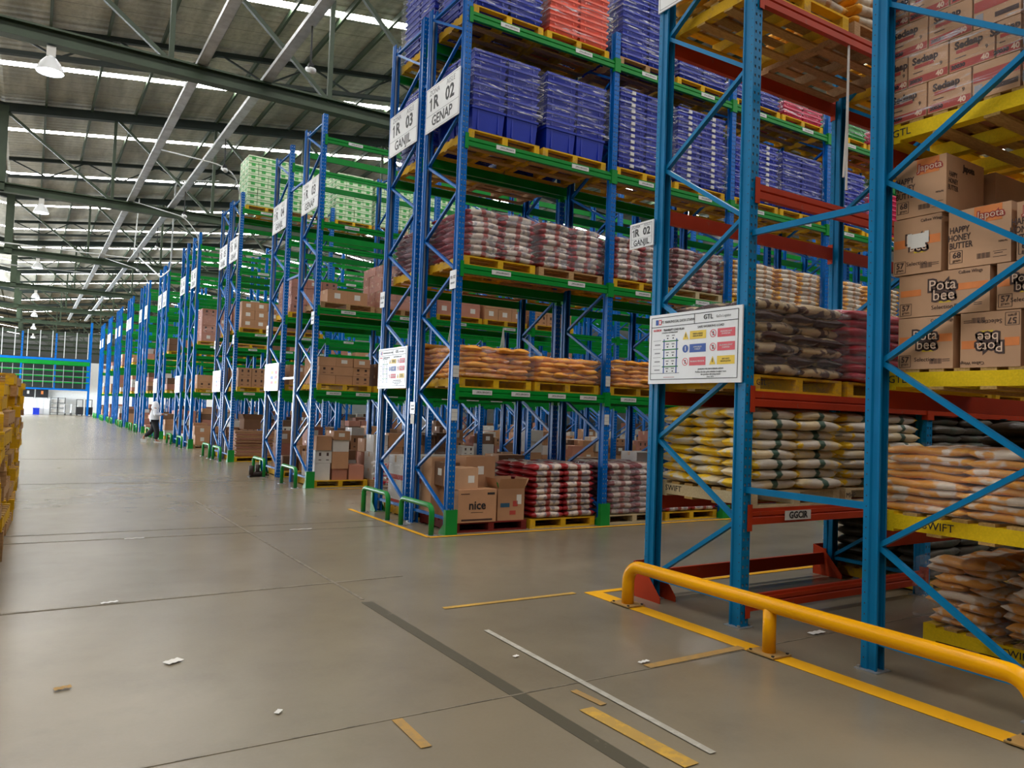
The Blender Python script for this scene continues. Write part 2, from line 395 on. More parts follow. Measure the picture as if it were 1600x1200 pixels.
def make_texts():
    keys = {}
    for t in TEXTS:
        k = t[:4]
        if k in keys: continue
        c = bpy.data.curves.new('lettering', 'FONT'); c.body = k[0]; c.size = k[1]; c.extrude = 0.0006; c.offset = k[3]
        c.resolution_u = 2; c.align_x = 'CENTER'; c.align_y = 'CENTER'; c.materials.append(MATS[k[2]])
        o = bpy.data.objects.new('lettering', c); LINK(o); keys[k] = o
    dg = bpy.context.evaluated_depsgraph_get(); me = {}
    for k, o in keys.items(): me[k] = bpy.data.meshes.new_from_object(o.evaluated_get(dg)); me[k].name = 'lettering'
    for o in keys.values():
        c = o.data; bpy.data.objects.remove(o); bpy.data.curves.remove(c)
    for (body, size, mat, bold, parent, loc, face, name, sx, roll) in TEXTS:
        rot = {'-X': (R(90), 0, R(-90)), '-Y': (R(90), 0, 0)}[face]
        o = ob(name, me[(body, size, mat, bold)], parent, loc, rot, (sx, 1, 1))
        if roll: o.rotation_euler = (o.rotation_euler.to_matrix() @ Matrix.Rotation(roll, 3, 'Z')).to_euler()

ORD = ['bottom', 'second', 'third', 'fourth', 'fifth', 'sixth', 'seventh', 'eighth', 'ninth', 'tenth', 'eleventh', 'twelfth', 'thirteenth', 'fourteenth', 'fifteenth', 'sixteenth']
PORD = ['leftmost', 'second', 'third', 'fourth', 'fifth', 'sixth', 'seventh', 'eighth', 'ninth', 'tenth', 'eleventh', 'twelfth', 'thirteenth', 'fourteenth']
#=====STRUCTURE
S = 13.7; T0 = 17.5
def roof_z(x):
    # valley on the column line at X=-1.2, ridge at X=14
    if x < -1.2: return 11.85 + 0.13*(-1.2-x)
    if x <= 14: return 11.72 + 0.13*(x+1.2)
    return 11.72 + 0.13*15.2 - 0.13*(x-14)
YA, YB = -11.0, 84.0
YE = 152.0
XR = 30.0
def build_shell():
    b = MB(); b.poly([(-30, YA, 0), (XR, YA, 0), (XR, YE, 0), (-30, YE, 0)], 'floor_concrete'); struct('floor', b.mesh('floor'))
    b = MB(); b.box(-16, YB, 0, XR, YB+0.3, 5.0, 'wall_white'); b.box(-30, YE, 0, XR, YE+0.3, 15.6, 'cladding'); struct('wall_back', b.mesh('wall_back'))
    b = MB(); b.box(-30, YA-0.3, 0, XR, YA, 15.6, 'cladding'); struct('wall_front', b.mesh('wall_front'))
    b = MB(); b.box(-16.3, YA, 0, -16, 24.0, 13.8, 'cladding'); b.box(-16.3, 24.0, 6.5, -16, YB, 13.8, 'cladding'); b.box(-16.3, YB, 0, -16, YE, 13.8, 'cladding')
    for y in (37, 50, 63, 76): b.box(-16.3, y, 0, -16, y+2, 6.5, 'cladding')
    struct('wall_left', b.mesh('wall_left'))
    b = MB(); b.box(XR, YA, 0, XR+0.3, YE, 13.5, 'cladding'); struct('wall_right', b.mesh('wall_right'))
    # roof: sheets between skylight strips, both are pieces of the ceiling
    strips = [T0 - 2*S + 3.4 + 6.85*k for k in range(0, 24)]
    ceil = MB(); hw = 0.18; prev = YA
    segs = [(-16.0, -1.2), (-1.2, 14.0), (14.0, XR)]
    for ys in strips + [None]:
        y1 = YE if ys is None else ys-hw
        for xa, xb in segs:
            za = roof_z(xa+1e-4) if xa == -1.2 else roof_z(xa); zb = roof_z(xb)
            if xa == -1.2: za = 11.72
            ceil.poly([(xa, prev, za), (xa, y1, za), (xb, y1, zb), (xb, prev, zb)], 'roof_sheet')
        if ys is None: break
        prev = ys+hw
    c = struct('ceiling', ceil.mesh('ceiling'))
    for ys in strips:
        for xa, xb in ((-16.0, -1.2), (-1.2, 14.0), (14.0, XR)):
            za = 11.72 if xa == -1.2 else roof_z(xa); zb = roof_z(xb)
            b = MB(); b.poly([(xa, ys-hw, za), (xa, ys+hw, za), (xb, ys+hw, zb), (xb, ys-hw, zb)], 'skylight')
            ob('skylight_panel', b.mesh('skylight_panel'), c)
    # purlins along the hall, on the underside of the sheets: parts of the ceiling
    for i in range(-9, 21):
        x = i*1.4
        if x > XR: break
        z = roof_z(x) - 0.10
        b = MB(); b.box(x-0.035, YA, z-0.08, x+0.035, YE, z+0.09, 'truss_green'); ob('purlin', b.mesh('purlin'), c)
build_shell()
def build_trusses():
    n = 0
    nodes = [-1.25 + 3.43*i for i in range(0, 10)]
    for k in range(0, 10):
        Y = T0 + S*k
        root = ob('roof_truss', None, loc=(0, Y, 0), kind='structure')
        zb = 8.72
        b = MB()
        b.box(-16, -0.13, zb-0.16, XR, 0.13, zb-0.12, 'truss_green'); b.box(-16, -0.13, zb+0.12, XR, 0.13, zb+0.16, 'truss_green'); b.box(-16, -0.025, zb-0.12, XR, 0.025, zb+0.12, 'truss_green')
        ob('bottom_chord', b.mesh('bottom_chord'), root)
        b = MB()
        for xa, xb in ((-16, -1.2), (-1.2, 14), (14, XR)):
            za = 11.72 if xa == -1.2 else roof_z(xa)
            b.bar((xa, 0, za-0.28), (xb, 0, roof_z(xb)-0.28), 0.24, 0.3, 'truss_dark')
        ob('top_chord', b.mesh('top_chord'), root)
        b = MB(); b.box(-1.40, -0.13, zb-0.16, -1.06, -0.11, 11.5, 'truss_green'); b.box(-1.40, 0.11, zb-0.16, -1.06, 0.13, 11.5, 'truss_green'); b.box(-1.245, -0.11, zb-0.16, -1.215, 0.11, 11.5, 'truss_green')
        ob('king_post', b.mesh('king_post'), root)
        for i, x in enumerate(nodes):
            if x > XR: break
            m = MB(); m.bar((x, 0, zb+0.1), (x, 0, roof_z(x)-0.3), 0.1, 0.1, 'truss_green', up=(1, 0, 0)); ob('web_post', m.mesh('web_post'), root)
            if i+1 < len(nodes) and nodes[i+1] < XR:
                x2 = nodes[i+1]
                m = MB()
                if x < 13: m.bar((x, 0, roof_z(max(x, -1.19))-0.3), (x2, 0, zb+0.1), 0.09, 0.09, 'truss_green')
                else: m.bar((x, 0, zb+0.1), (x2, 0, roof_z(x2)-0.3), 0.09, 0.09, 'truss_green')
                ob('web_diagonal', m.mesh('web_diagonal'), root)
    for k in range(0, 10):
        Y = T0 + S*(k+0.5)
        if Y > YE: break
        root = ob('roof_joist', None, loc=(0, Y, 0), kind='structure')
        for nm, dz, hh in (('top_chord', 0.22, 0.14), ('bottom_chord', 0.95, 0.12)):
            b = MB()
            for xa, xb in ((-1.2, 14), (14, XR)):
                za = 11.72 if xa == -1.2 else roof_z(xa)
                b.bar((xa, 0, za-dz), (xb, 0, roof_z(xb)-dz), 0.14, hh, 'truss_dark')
            ob(nm, b.mesh(nm), root)
        b = MB(); x = -1.2; i = 0
        while x < XR-1.4:
            za, zc = roof_z(max(x, -1.19)), roof_z(x+1.4)
            if i % 2: b.bar((x, 0, za-0.95), (x+1.4, 0, zc-0.22), 0.05, 0.05, 'truss_dark')
            else: b.bar((x, 0, za-0.22), (x+1.4, 0, zc-0.95), 0.05, 0.05, 'truss_dark')
            x += 1.4; i += 1
        ob('web_lacing', b.mesh('web_lacing'), root)
build_trusses()

# floor joints and marks (thin strips let into the slab)
def strip(name, x0, y0, x1, y1, wd, m, z=0.002, th=0.002):
    b = MB(); b.bar((x0, y0, z), (x1, y1, z), wd, th, m); return b.mesh(name)
def build_floor_marks():
    fl = bpy.data.objects['floor']
    for i, (x0, y0, x1, y1, wd, m) in enumerate([
        (2.59, 0.8, 2.59, 6.4, 0.10, 'filler'), (2.59, 6.5, 2.5, 14.0, 0.03, 'joint'),
        (-6, 3.92, 12, 3.97, 0.012, 'joint'), (-6, 7.0, 3.3, 7.25, 0.035, 'joint'), (-6, 10.58, 12, 10.3, 0.02, 'joint'),
        (-6, 11.15, 12, 10.85, 0.02, 'joint'), (-6, 17.4, 12, 17.4, 0.025, 'joint'), (-6, 24.2, 12, 24.2, 0.025, 'joint'), (-6, 0.3, 12, 0.3, 0.015, 'joint')]):
        ob('slab_joint', strip('slab_joint', x0, y0, x1, y1, wd, m, 0.0015+0.0002*i), fl)
    T = [
     ('bright yellow floor line under the yellow guard rail', 4.68, 1.2, 4.68, 5.90, 0.17, 'tape_yellow'),
     ('yellow floor line crossing from the guard rail end along the near rack', 4.6, 5.87, 14.0, 5.87, 0.08, 'tape_yellow'),
     ('worn yellow floor line left of the guard rail end', 3.1, 5.93, 4.5, 5.93, 0.06, 'tape_old'),
     ('faded yellow floor line left of the rail middle post', 3.66, 3.98, 4.62, 4.0, 0.075, 'tape_dull'),
     ('short faded tape dash at bottom centre of floor', 1.79, 3.92, 1.78, 3.53, 0.06, 'tape_dull'),
     ('short pale tape dash beside worn yellow patch', 2.93, 3.84, 2.95, 3.57, 0.05, 'tape_dull'),
     ('worn yellow paint streak near bottom edge of floor', 2.82, 3.57, 2.84, 2.75, 0.10, 'tape_old'),
     ('long worn white line of scuffed tape across near floor', 3.10, 5.2, 3.04, 2.8, 0.045, 'tape_white'),
     ('ochre floor line along the hoops of the second rack end', 4.60, 9.30, 4.60, 12.3, 0.07, 'tape_yellow'),
     ('ochre floor line along the aisle side of second rack', 4.6, 9.28, 14.0, 9.28, 0.07, 'tape_yellow'),
     ('thin pale line across the aisle before third rack', 5.2, 15.3, 7.5, 15.3, 0.05, 'tape_yellow')]
    for i, (lb, x0, y0, x1, y1, wd, m) in enumerate(T):
        ob('floor_line', strip('floor_line', x0, y0, x1, y1, wd, m, 0.004+0.0003*i), label=lb, cat='floor marking')
    P = [('crumpled white label lying on floor left of centre', 0.88, 5.43, 0.11, 0.07, 0.5), ('white paper slip on floor near lower left joint', 0.65, 7.21, 0.13, 0.04, 0.2),
         ('white tape scrap on floor in left mid aisle', 1.17, 10.4, 0.22, 0.03, 0.0), ('white tape scrap in front of green hoops', 3.23, 10.45, 0.3, 0.03, 0.0),
         ('white tag on floor left of faded yellow line', 3.70, 4.06, 0.09, 0.035, 0.1), ('pale tag on floor behind the guard rail', 5.5, 4.0, 0.16, 0.06, 0.0),
         ('tiny white paper scrap at centre of near floor', 2.96, 4.55, 0.04, 0.03, 0.3), ('small white paper scrap at bottom left floor', 1.25, 4.3, 0.05, 0.03, 0.9),
         ('small scrap of tan tape on left near floor', 0.25, 5.2, 0.09, 0.05, 0.2)]
    for i, (lb, x, y, a, c, r) in enumerate(P):
        b = MB(); n = 5
        for q in range(n):
            x0 = -a/2 + a*q/n; z0 = 0.003+0.004*(q % 2); z1 = 0.003+0.004*((q+1) % 2)
            b.poly([(x0, -c/2, z0), (x0+a/n, -c/2, z1), (x0+a/n, c/2, z1), (x0, c/2, z0)], 'paper' if i < 8 else 'tape_dull')
        ob('paper_scrap', b.mesh('paper_scrap'), loc=(x, y, 0.006), rot=(0, 0, r), label=lb, cat='litter')
build_floor_marks()

#=====RACKS
PW, PD = 0.10, 0.115       # post width in X, depth in Y
def post_mesh(h, mat, holes=True, pitch=0.075):
    """open upright: perforated face on -Y, plain sides, open back at +Y"""
    b = MB(); x = PW/2; y0, y1 = -PD/2, PD/2
    if not holes:
        b.box(-x, y0, 0, x, y1, h, mat); return b.mesh('upright_post')
    n = int(h/pitch); hx = 0.009; hz = 0.012; cx = 0.024
    xs = [-x, -cx-hx, -cx+hx, cx-hx, cx+hx, x]
    def face(P):   # P(u,z)->3D , u in -x..x
        for k in range(n):
            z0 = k*pitch; z3 = z0+pitch; z1 = z0+pitch/2-hz; z2 = z1+2*hz
            b.poly([P(-x, z0), P(x, z0), P(x, z1), P(-x, z1)], mat)
            b.poly([P(-x, z2), P(x, z2), P(x, z3), P(-x, z3)], mat)
            for i in (0, 2, 4): b.poly([P(xs[i], z1), P(xs[i+1], z1), P(xs[i+1], z2), P(xs[i], z2)], mat)
        if n*pitch < h: b.poly([P(-x, n*pitch), P(x, n*pitch), P(x, h), P(-x, h)], mat)
    face(lambda u, z: (u, y0, z))
    # pale strip added behind the holes, standing in for light through them
    b.poly([(-x+0.004, y0+0.012, 0.02), (x-0.004, y0+0.012, 0.02), (x-0.004, y0+0.012, h-0.02), (-x+0.004, y0+0.012, h-0.02)], 'hole_bright')
    # sides with a shallow step and bolt dimples
    for sx in (-1, 1):
        X = sx*x
        pts = [(X, y0), (X, y0+0.045), (X-sx*0.012, y0+0.055), (X-sx*0.012, y1-0.02), (X, y1-0.012), (X, y1), (X-sx*0.02, y1), ]
        for i in range(len(pts)-1):
            a, c = pts[i], pts[i+1]; q = [(a[0], a[1], 0), (c[0], c[1], 0), (c[0], c[1], h), (a[0], a[1], h)]
            if sx < 0: q.reverse()
            b.poly(q, mat)
        for k in range(1, n):
            z = k*pitch; s2 = 0.0045
            for yy in (y0+0.022,):
                q = [(X+sx*0.0008, yy-s2, z-s2), (X+sx*0.0008, yy+s2, z-s2), (X+sx*0.0008, yy+s2, z+s2), (X+sx*0.0008, yy-s2, z+s2)]
                b.poly(q, 'steel_dark')
    return b.mesh('upright_post')
POSTS = {}
def get_post(h, mat, holes):
    k = (round(h, 2), mat, holes)
    if k not in POSTS: POSTS[k] = post_mesh(h, mat, holes)
    return POSTS[k]
def brace_mesh(dy, dz, mat):
    k = ('b', round(dy, 3), round(dz, 3), mat)
    if k not in POSTS:
        b = MB(); b.bar((0, 0, 0), (0, dy, dz), 0.035, 0.045, mat, up=(1, 0, 0)); POSTS[k] = b.mesh('brace')
    return POSTS[k]
def beam_mesh(w, mat, h=0.13, t=0.05):
    k = ('beam', round(w, 3), mat)
    if k not in POSTS:
        b = MB(); y = t/2; z = h/2
        pr = [(-y, -z), (-y, -z*0.15), (-y+0.012, 0), (-y, z*0.15), (-y, z*0.6), (-y+0.02, z*0.62), (-y+0.02, z), (y, z), (y, -z)]
        b.prof(pr, 0.052, w-0.052, mat)
        for xx in (0.052, w-0.052-0.006): b.box(xx, -y-0.012, -z-0.05, xx+0.006, y, z+0.04, mat)
        for xx in (0.0, w-0.052): b.box(xx, -y-0.014, -z-0.05, xx+0.052, -y-0.008, z+0.04, mat)
        POSTS[k] = b.mesh('beam')
    return POSTS[k]
def plate_mesh():
    if 'pl' not in POSTS:
        b = MB(); b.box(-0.085, -0.085, 0, 0.085, 0.085, 0.008, 'galv')
        for sx in (-1, 1): b.box(sx*0.065-0.01, -0.07, 0.008, sx*0.065+0.01, -0.05, 0.025, 'bolt')
        POSTS['pl'] = b.mesh('foot_plate')
    return POSTS['pl']
def label_mesh():
    if 'lb' not in POSTS:
        b = MB(); b.box(-0.16, -0.002, -0.032, 0.16, 0.002, 0.032, 'barcode_label'); POSTS['lb'] = b.mesh('location_label')
    return POSTS['lb']
def tag_mesh():
    if 'tg' not in POSTS:
        b = MB(); b.box(-0.045, -0.002, -0.08, 0.045, 0.002, 0.08, 'off_white')
        for z in (-0.03, 0.03): b.box(-0.045, -0.0025, z-0.002, 0.045, 0.0025, z+0.002, 'ink_grey')
        POSTS['tg'] = b.mesh('label_plate')
    return POSTS['tg']
W = 2.69
def rack(X, yf, yr, face, nb, levels, zt, mat, bmat, label, zig_first, dz=0.57, z0=0.25, holes=True, detail=2, tops=(), skip=(), zbs=0.2):
    """one run of racking. posts at yf (aisle face, low Y when face=-1) and yr. face=-1: front looks to -Y"""
    root = ob('pallet_rack', None, loc=(X, yf, 0), label=label, cat='rack')
    D = yr - yf; sgn = 1 if D > 0 else -1
    for i in range(nb+1):
        x = i*W
        if detail == 0:
            b = POSTS.get(('fr', round(D, 2), zt, mat))
            if b is None:
                m = MB(); m.box(-PW/2, -PD/2, 0, PW/2, PD/2, zt, mat); m.box(-PW/2, D-PD/2, 0, PW/2, D+PD/2, zt, mat)
                z = z0; q = 0
                while z+dz < zt:
                    a, c = (0, D) if q % 2 == 0 else (D, 0)
                    m.bar((0, a, z), (0, c, z+dz), 0.03, 0.04, mat, up=(1, 0, 0)); z += dz; q += 1
                b = m.mesh('upright_frame'); POSTS[('fr', round(D, 2), zt, mat)] = b
            ob('upright_frame', b, root, (x, 0, 0)); continue
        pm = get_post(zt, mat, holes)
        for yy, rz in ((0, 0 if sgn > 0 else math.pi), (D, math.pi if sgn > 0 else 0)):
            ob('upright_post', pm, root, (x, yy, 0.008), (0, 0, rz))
            if detail > 1: ob('foot_plate', plate_mesh(), root, (x, yy, 0), (0, 0, rz))
        z = z0; q = 0; inn = PD/2*sgn*0.6
        bm_h = brace_mesh(D-2*inn, 0, mat)
        ob('brace', bm_h, root, (x, inn, zbs))
        while z+dz < zt-0.1:
            front_first = (q % 2 == 0) == zig_first
            if front_first: ob('brace', brace_mesh(D-2*inn, dz, mat), root, (x, inn, z))
            else: ob('brace', brace_mesh(-(D-2*inn), dz, mat), root, (x, D-inn, z))
            z += dz; q += 1
        ob('brace', bm_h, root, (x, inn, z))
    for li, z in enumerate(levels):
        for i in range(nb):
            if (li, i) in skip: continue
            for yy, rz in ((-0.035*sgn, 0), (D+0.035*sgn, math.pi)):
                flip = (rz == math.pi) if sgn > 0 else (rz == 0)
                bo = ob('beam', beam_mesh(W, bmat), root, (i*W + (W if flip else 0), yy, z), (0, 0, math.pi if flip else 0))
                if detail > 1 or (detail == 1 and i < 2):
                    if not flip and sgn > 0 or flip and sgn < 0:
                        for f in ((0.25, 0.75) if li else (0.16, 0.4, 0.64, 0.86)):
                            ob('location_label', label_mesh(), bo, (W*f, -0.029, 0.005))
        
    if detail > 1:
        for i in range(nb+1):
            ob('label_plate', tag_mesh(), root, (i*W, -sgn*(PD/2+0.006), levels[0]+0.28))
            ob('label_plate', tag_mesh(), root, (i*W, -sgn*(PD/2+0.006), levels[0]-0.32))
    return root
GX = 4.975
LV = [1.964, 3.687, 5.49, 7.287]
ROWS = [('G', 9.478, 10.60, 10.87, 11.995), ('H', 15.72, 16.90, 18.08, 19.30), ('I', 23.05, 24.2, 24.5, 25.65), ('J', 29.58, 30.75, 31.95, 33.1),
        ('K', 36.8, 37.95, 38.25, 39.4), ('L', 43.2, 44.35, 45.55, 46.7), ('M', 50.6, 51.75, 52.05, 53.2), ('N', 57.0, 58.15, 59.35, 60.5),
        ('O', 64.4, 65.55, 65.85, 67.0), ('P', 71.0, 72.15, 73.3, 74.4)]
NB = {'G': 6, 'H': 8, 'I': 8, 'J': 9, 'K': 9, 'L': 9, 'M': 8, 'N': 7, 'O': 6, 'P': 6}
RN = ['first', 'second', 'third', 'fourth', 'fifth', 'sixth', 'seventh', 'eighth', 'ninth', 'tenth']
for ri, (r, y1, y2, y3, y4) in enumerate(ROWS):
    det = 2 if ri == 0 else (1 if ri < 4 else 0)
    nb = NB[r]; num = ri+2
    rack(GX, y1, y2, -1, nb, LV, 7.81, 'blue', 'green', 'blue and green pallet rack, aisle-facing half of the %s double row with green feet' % RN[ri], True, detail=det, holes=ri < 3)
    rack(GX, y4, y3, 1, nb, LV, 7.81, 'blue', 'green', 'blue and green pallet rack, rear half of the %s double row with green feet' % RN[ri], False, detail=det, holes=ri < 3)
AX = 5.075
AL = [0.904, 1.892, 3.65, 5.32]
rack(AX, 5.49, 4.437, 1, 3, [0.19]+AL, 9.2, 'near_blue', 'orange', 'blue and orange pallet rack behind the guard rail holding white sugar sacks', True, dz=0.643, z0=0.22, detail=2, skip=[(0, 1), (0, 2)])
rack(AX, 2.17, 3.238, -1, 3, AL, 9.2, 'near_blue', 'orange', 'blue and orange pallet rack at right edge holding printed snack cartons', True, dz=0.643, z0=0.22, detail=2)

o = ob('beam_plate', None, loc=(AX+0.62, 4.35, AL[0]), label="white plate lettered GGCIR on lowest orange beam of near rack", cat='sign')
b = MB(); b.box(-0.17, -0.004, -0.04, 0.17, 0.003, 0.04, 'off_white'); ob('plate', b.mesh('plate'), o)
text('GGCIR', 0.08, o, (0, -0.005, 0), '-Y', 'ink', bold=0.003)
# row spacers
def spacers():
    for nm, lb, X, ya, yb, zs, mat in [('rack_spacer', 'blue spacer bar joining the two near racks', AX, 3.238, 4.437, (1.13, 3.28), 'near_blue')]:
        for z, w_ in zip(zs, ('lower', 'upper')):
            b = MB(); b.bar((X, ya+0.06, z), (X, yb-0.06, z), 0.035, 0.05, mat); ob('rack_spacer', b.mesh('rack_spacer'), label='%s blue spacer bar joining the two near racks' % w_, cat='spacer bar')
    for ri, (r, y1, y2, y3, y4) in enumerate(ROWS[:3]):
        for z, w_ in ((2.3, 'low'), (4.6, 'middle'), (6.7, 'high')):
            b = MB(); b.bar((GX, y2+0.06, z), (GX, y3-0.06, z), 0.035, 0.05, 'blue')
            ob('rack_spacer', b.mesh('rack_spacer'), label='%s blue spacer bar between the halves of the %s green-footed row' % (w_, RN[ri]), cat='spacer bar')
spacers()

# post protectors (green) and hoops
def guards():
    b = MB()
    b.box(-0.09, -0.10, 0, 0.09, -0.092, 0.34, 'hoop_green')
    for sx in (-1, 1):
        X0, X1 = (0.082, 0.09) if sx > 0 else (-0.09, -0.082)
        n = len(b.v)
        pr = [(-0.1, 0), (0.10, 0), (0.10, 0.03), (-0.03, 0.14), (-0.03, 0.34), (-0.1, 0.34)]
        b.prof(pr, X0, X1, 'hoop_green')
    b.box(-0.1, -0.1, 0, 0.1, 0.1, 0.006, 'hoop_green')
    pm = b.mesh('post_protector')
    om = MB()
    for sx in (-1, 1):
        X0, X1 = (0.092, 0.1) if sx > 0 else (-0.1, -0.092)
        om.prof([(-0.15, 0), (0.22, 0), (0.22, 0.05), (-0.02, 0.30), (-0.15, 0.33)], X0, X1, 'orange')
    om.box(-0.1, -0.15, 0, 0.1, -0.143, 0.33, 'orange')
    om = om.mesh('foot_protector')
    hm = MB(); r = 0.038
    pts = [(0, -0.5, 0)]; hh = 0.40; rr = 0.10
    for i in range(7):
        t = math.pi/2*i/6; pts.append((0, -0.5+rr-rr*math.cos(t), hh-rr+rr*math.sin(t)))
    for i in range(7):
        t = math.pi/2*i/6; pts.append((0, 0.5-rr+rr*math.sin(t), hh-rr+rr*math.cos(t)))
    pts.append((0, 0.5, 0)); hm.tube(pts, r, 'hoop_green', 12); hoop = hm.mesh('hoop_bar', True)
    pb = MB(); pb.box(-0.07, -0.07, 0, 0.07, 0.07, 0.008, 'galv'); pb.box(0.045, -0.01, 0.008, 0.06, 0.01, 0.02, 'bolt'); pbm = pb.mesh('base_plate')
    for ri, (rn, y1, y2, y3, y4) in enumerate(ROWS):
        for (y, rz, lb) in ((y1, 0, 'front'), (y4, math.pi, 'rear')):
            ob('post_protector', pm, loc=(GX, y, 0), rot=(0, 0, rz), label='green steel protector on %s end post of %s green-footed rack row' % (lb, RN[ri]), cat='post protector')
            if ri < 2:
                n2 = 2 if ri == 0 else 1
                for i in range(1, n2+2):
                    if lb == 'front':
                        ob('post_protector', pm, loc=(GX+i*W, y, 0), label='green steel protector on %s inner front post of %s rack row' % (PORD[i], RN[ri]), cat='post protector')
        for (yc, lb) in (((y1+y2)/2-0.12, 'nearer'), ((y3+y4)/2-0.02, 'farther')):
            o = ob('guard_hoop', None, loc=(4.69, yc, 0), label='green tubular hoop, %s of the pair before %s green-footed row' % (lb, RN[ri]), cat='guard hoop')
            ob('hoop_bar', hoop, o); ob('base_plate', pbm, o, (0, -0.5, 0)); ob('base_plate', pbm, o, (0, 0.5, 0))
    ob('foot_protector', om, loc=(AX, 5.49, 0), rot=(0, 0, math.pi), label='orange foot protector on corner post beside the guard rail end', cat='post protector')
    for i in (1, 2):
        ob('foot_protector', om, loc=(AX+i*W, 5.49, 0), rot=(0, 0, math.pi), label='orange foot protector on %s post of near rack' % ('second' if i == 1 else 'third'), cat='post protector')
    # yellow guard rail
    root = ob('guard_rail', None, loc=(4.68, 3.75, 0), label='yellow tubular guard rail on three posts before the near racks', cat='guard rail')
    m = MB(); ya, yb = 1.62, -1.72; h = 0.36; rr = 0.15
    pts = [(0, ya, 0.01)]
    for i in range(9):
        t = math.pi/2*i/8; pts.append((0, ya-rr+rr*math.cos(t), h-rr+rr*math.sin(t)))
    for i in range(9):
        t = math.pi/2*i/8; pts.append((0, yb+rr-rr*math.sin(t), h-rr+rr*math.cos(t)))
    pts.append((0, yb, 0.01)); m.tube(pts, 0.055, 'guard_yellow', 20); ob('rail_tube', m.mesh('rail_tube', True), root)
    m = MB(); m.tube([(0, 0.05, 0.01), (0, 0.05, h)], 0.048, 'guard_yellow', 18); ob('middle_post', m.mesh('middle_post', True), root)
    for y in (ya, 0.05, yb):
        m = MB(); m.box(-0.1, y-0.12, 0.009, 0.1, y+0.12, 0.018, 'tape_dull')
        for sx, sy in ((-1, -1), (1, -1), (-1, 1), (1, 1)): m.box(sx*0.08-0.008, y+sy*0.1-0.008, 0.018, sx*0.08+0.008, y+sy*0.1+0.008, 0.028, 'steel_dark')
        ob('base_plate', m.mesh('base_plate'), root)
guards()
#=====SIGNS
def one(o, y, z, h, x=-0.0078):
    b = MB(); t = h*0.075; b.box(x-0.0006, y-t-0.01, z-h/2, x, y+t-0.01, z+h/2, 'ink')
    b.bar((x, y-0.01, z+h*0.44), (x, y+h*0.2, z+h*0.24), 0.0012, h*0.12, 'ink'); ob('printed_numeral', b.mesh('printed_numeral'), o)
def aisle_sign(y0, y1, z0, z1, num, side, lb, x=GX-0.065, big=True):
    """board facing -X spanning y0..y1"""
    yc = (y0+y1)/2; zc = (z0+z1)/2; w_ = abs(y1-y0); h = z1-z0
    b = MB(); b.box(-0.006, -w_/2, -h/2, 0.006, w_/2, h/2, 'white')
    o = ob('aisle_sign', None, loc=(x, yc, zc), label=lb, cat='sign')
    ob('board', b.mesh('board'), o)
    fr = MB()
    for (a, c, d, e) in ((-w_/2+0.02, -h/2+0.02, w_/2-0.02, -h/2+0.025), (-w_/2+0.02, h/2-0.025, w_/2-0.02, h/2-0.02), (-w_/2+0.02, -h/2+0.02, -w_/2+0.025, h/2-0.02), (w_/2-0.025, -h/2+0.02, w_/2-0.02, h/2-0.02), (-w_/2+0.02, -h*0.14, w_/2-0.02, -h*0.13)):
        fr.box(-0.0075, a, c, -0.0062, d, e, 'ink_grey')
    ob('printed_frame', fr.mesh('printed_frame'), o)
    s = h/0.66
    text('ZONA', 0.11*s, o, (-0.0072, w_*0.24, h*0.36), mat='ink_grey', bold=0.001); text('AISLE', 0.11*s, o, (-0.0072, -w_*0.24, h*0.36), mat='ink_grey')
    text('R', 0.27*s, o, (-0.0072, w_*0.19, h*0.1), bold=0.008*s); one(o, w_*0.345, h*0.1, 0.195*s); text(num, 0.27*s, o, (-0.0072, -w_*0.22, h*0.1), bold=0.008*s)
    text(side, 0.21*s, o, (-0.0072, 0, -h*0.30), sx=0.95 if side == 'GENAP' else 0.9, bold=0.004*s)
for ri, (r, y1, y2, y3, y4) in enumerate(ROWS):
    z0 = 5.87
    a, b_ = '%02d' % (ri+2), '%02d' % (ri+3)
    aisle_sign(y1+0.02, y2-0.02, z0, z0+0.68, a, 'GENAP', "white board reading 'GENAP %s' high on %s rack end" % (a, RN[ri]))
    aisle_sign(y3+0.02, y4-0.02, z0, z0+0.68, b_, 'GANJIL', "white board reading 'GANJIL %s' high on %s rack end" % (b_, RN[ri]))
aisle_sign(5.52, 5.86, 3.36, 3.61, '02', 'GANJIL', "small white board reading '1R 02 GANJIL' beside near blue post", x=AX-0.075)
aisle_sign(4.4, 5.55, 5.63, 6.3, '02', 'GANJIL', "large white board cut off by the top edge of photo", x=AX-0.065)

def small_tags():
    n = 0
    for ri, (r, y1, y2, y3, y4) in enumerate(ROWS[:3]):
        for (y, a, s) in ((y1, '%02d' % (ri+2), 'GENAP'), (y4, '%02d' % (ri+3), 'GANJIL')):
            o = ob('aisle_tag', None, loc=(GX-0.07, y, 3.52 if s == 'GENAP' else 3.5), label="small white '%s' tag partway up end post of %s green-footed row" % (s, RN[ri]), cat='sign')
            b = MB(); b.box(-0.004, -0.09, -0.13, 0.004, 0.09, 0.13, 'white'); ob('board', b.mesh('board'), o)
            text('R '+a, 0.065, o, (-0.0052, -0.015, 0.03)); one(o, 0.07, 0.03, 0.046, -0.0055); text(s, 0.04, o, (-0.0052, 0, -0.05))
small_tags()

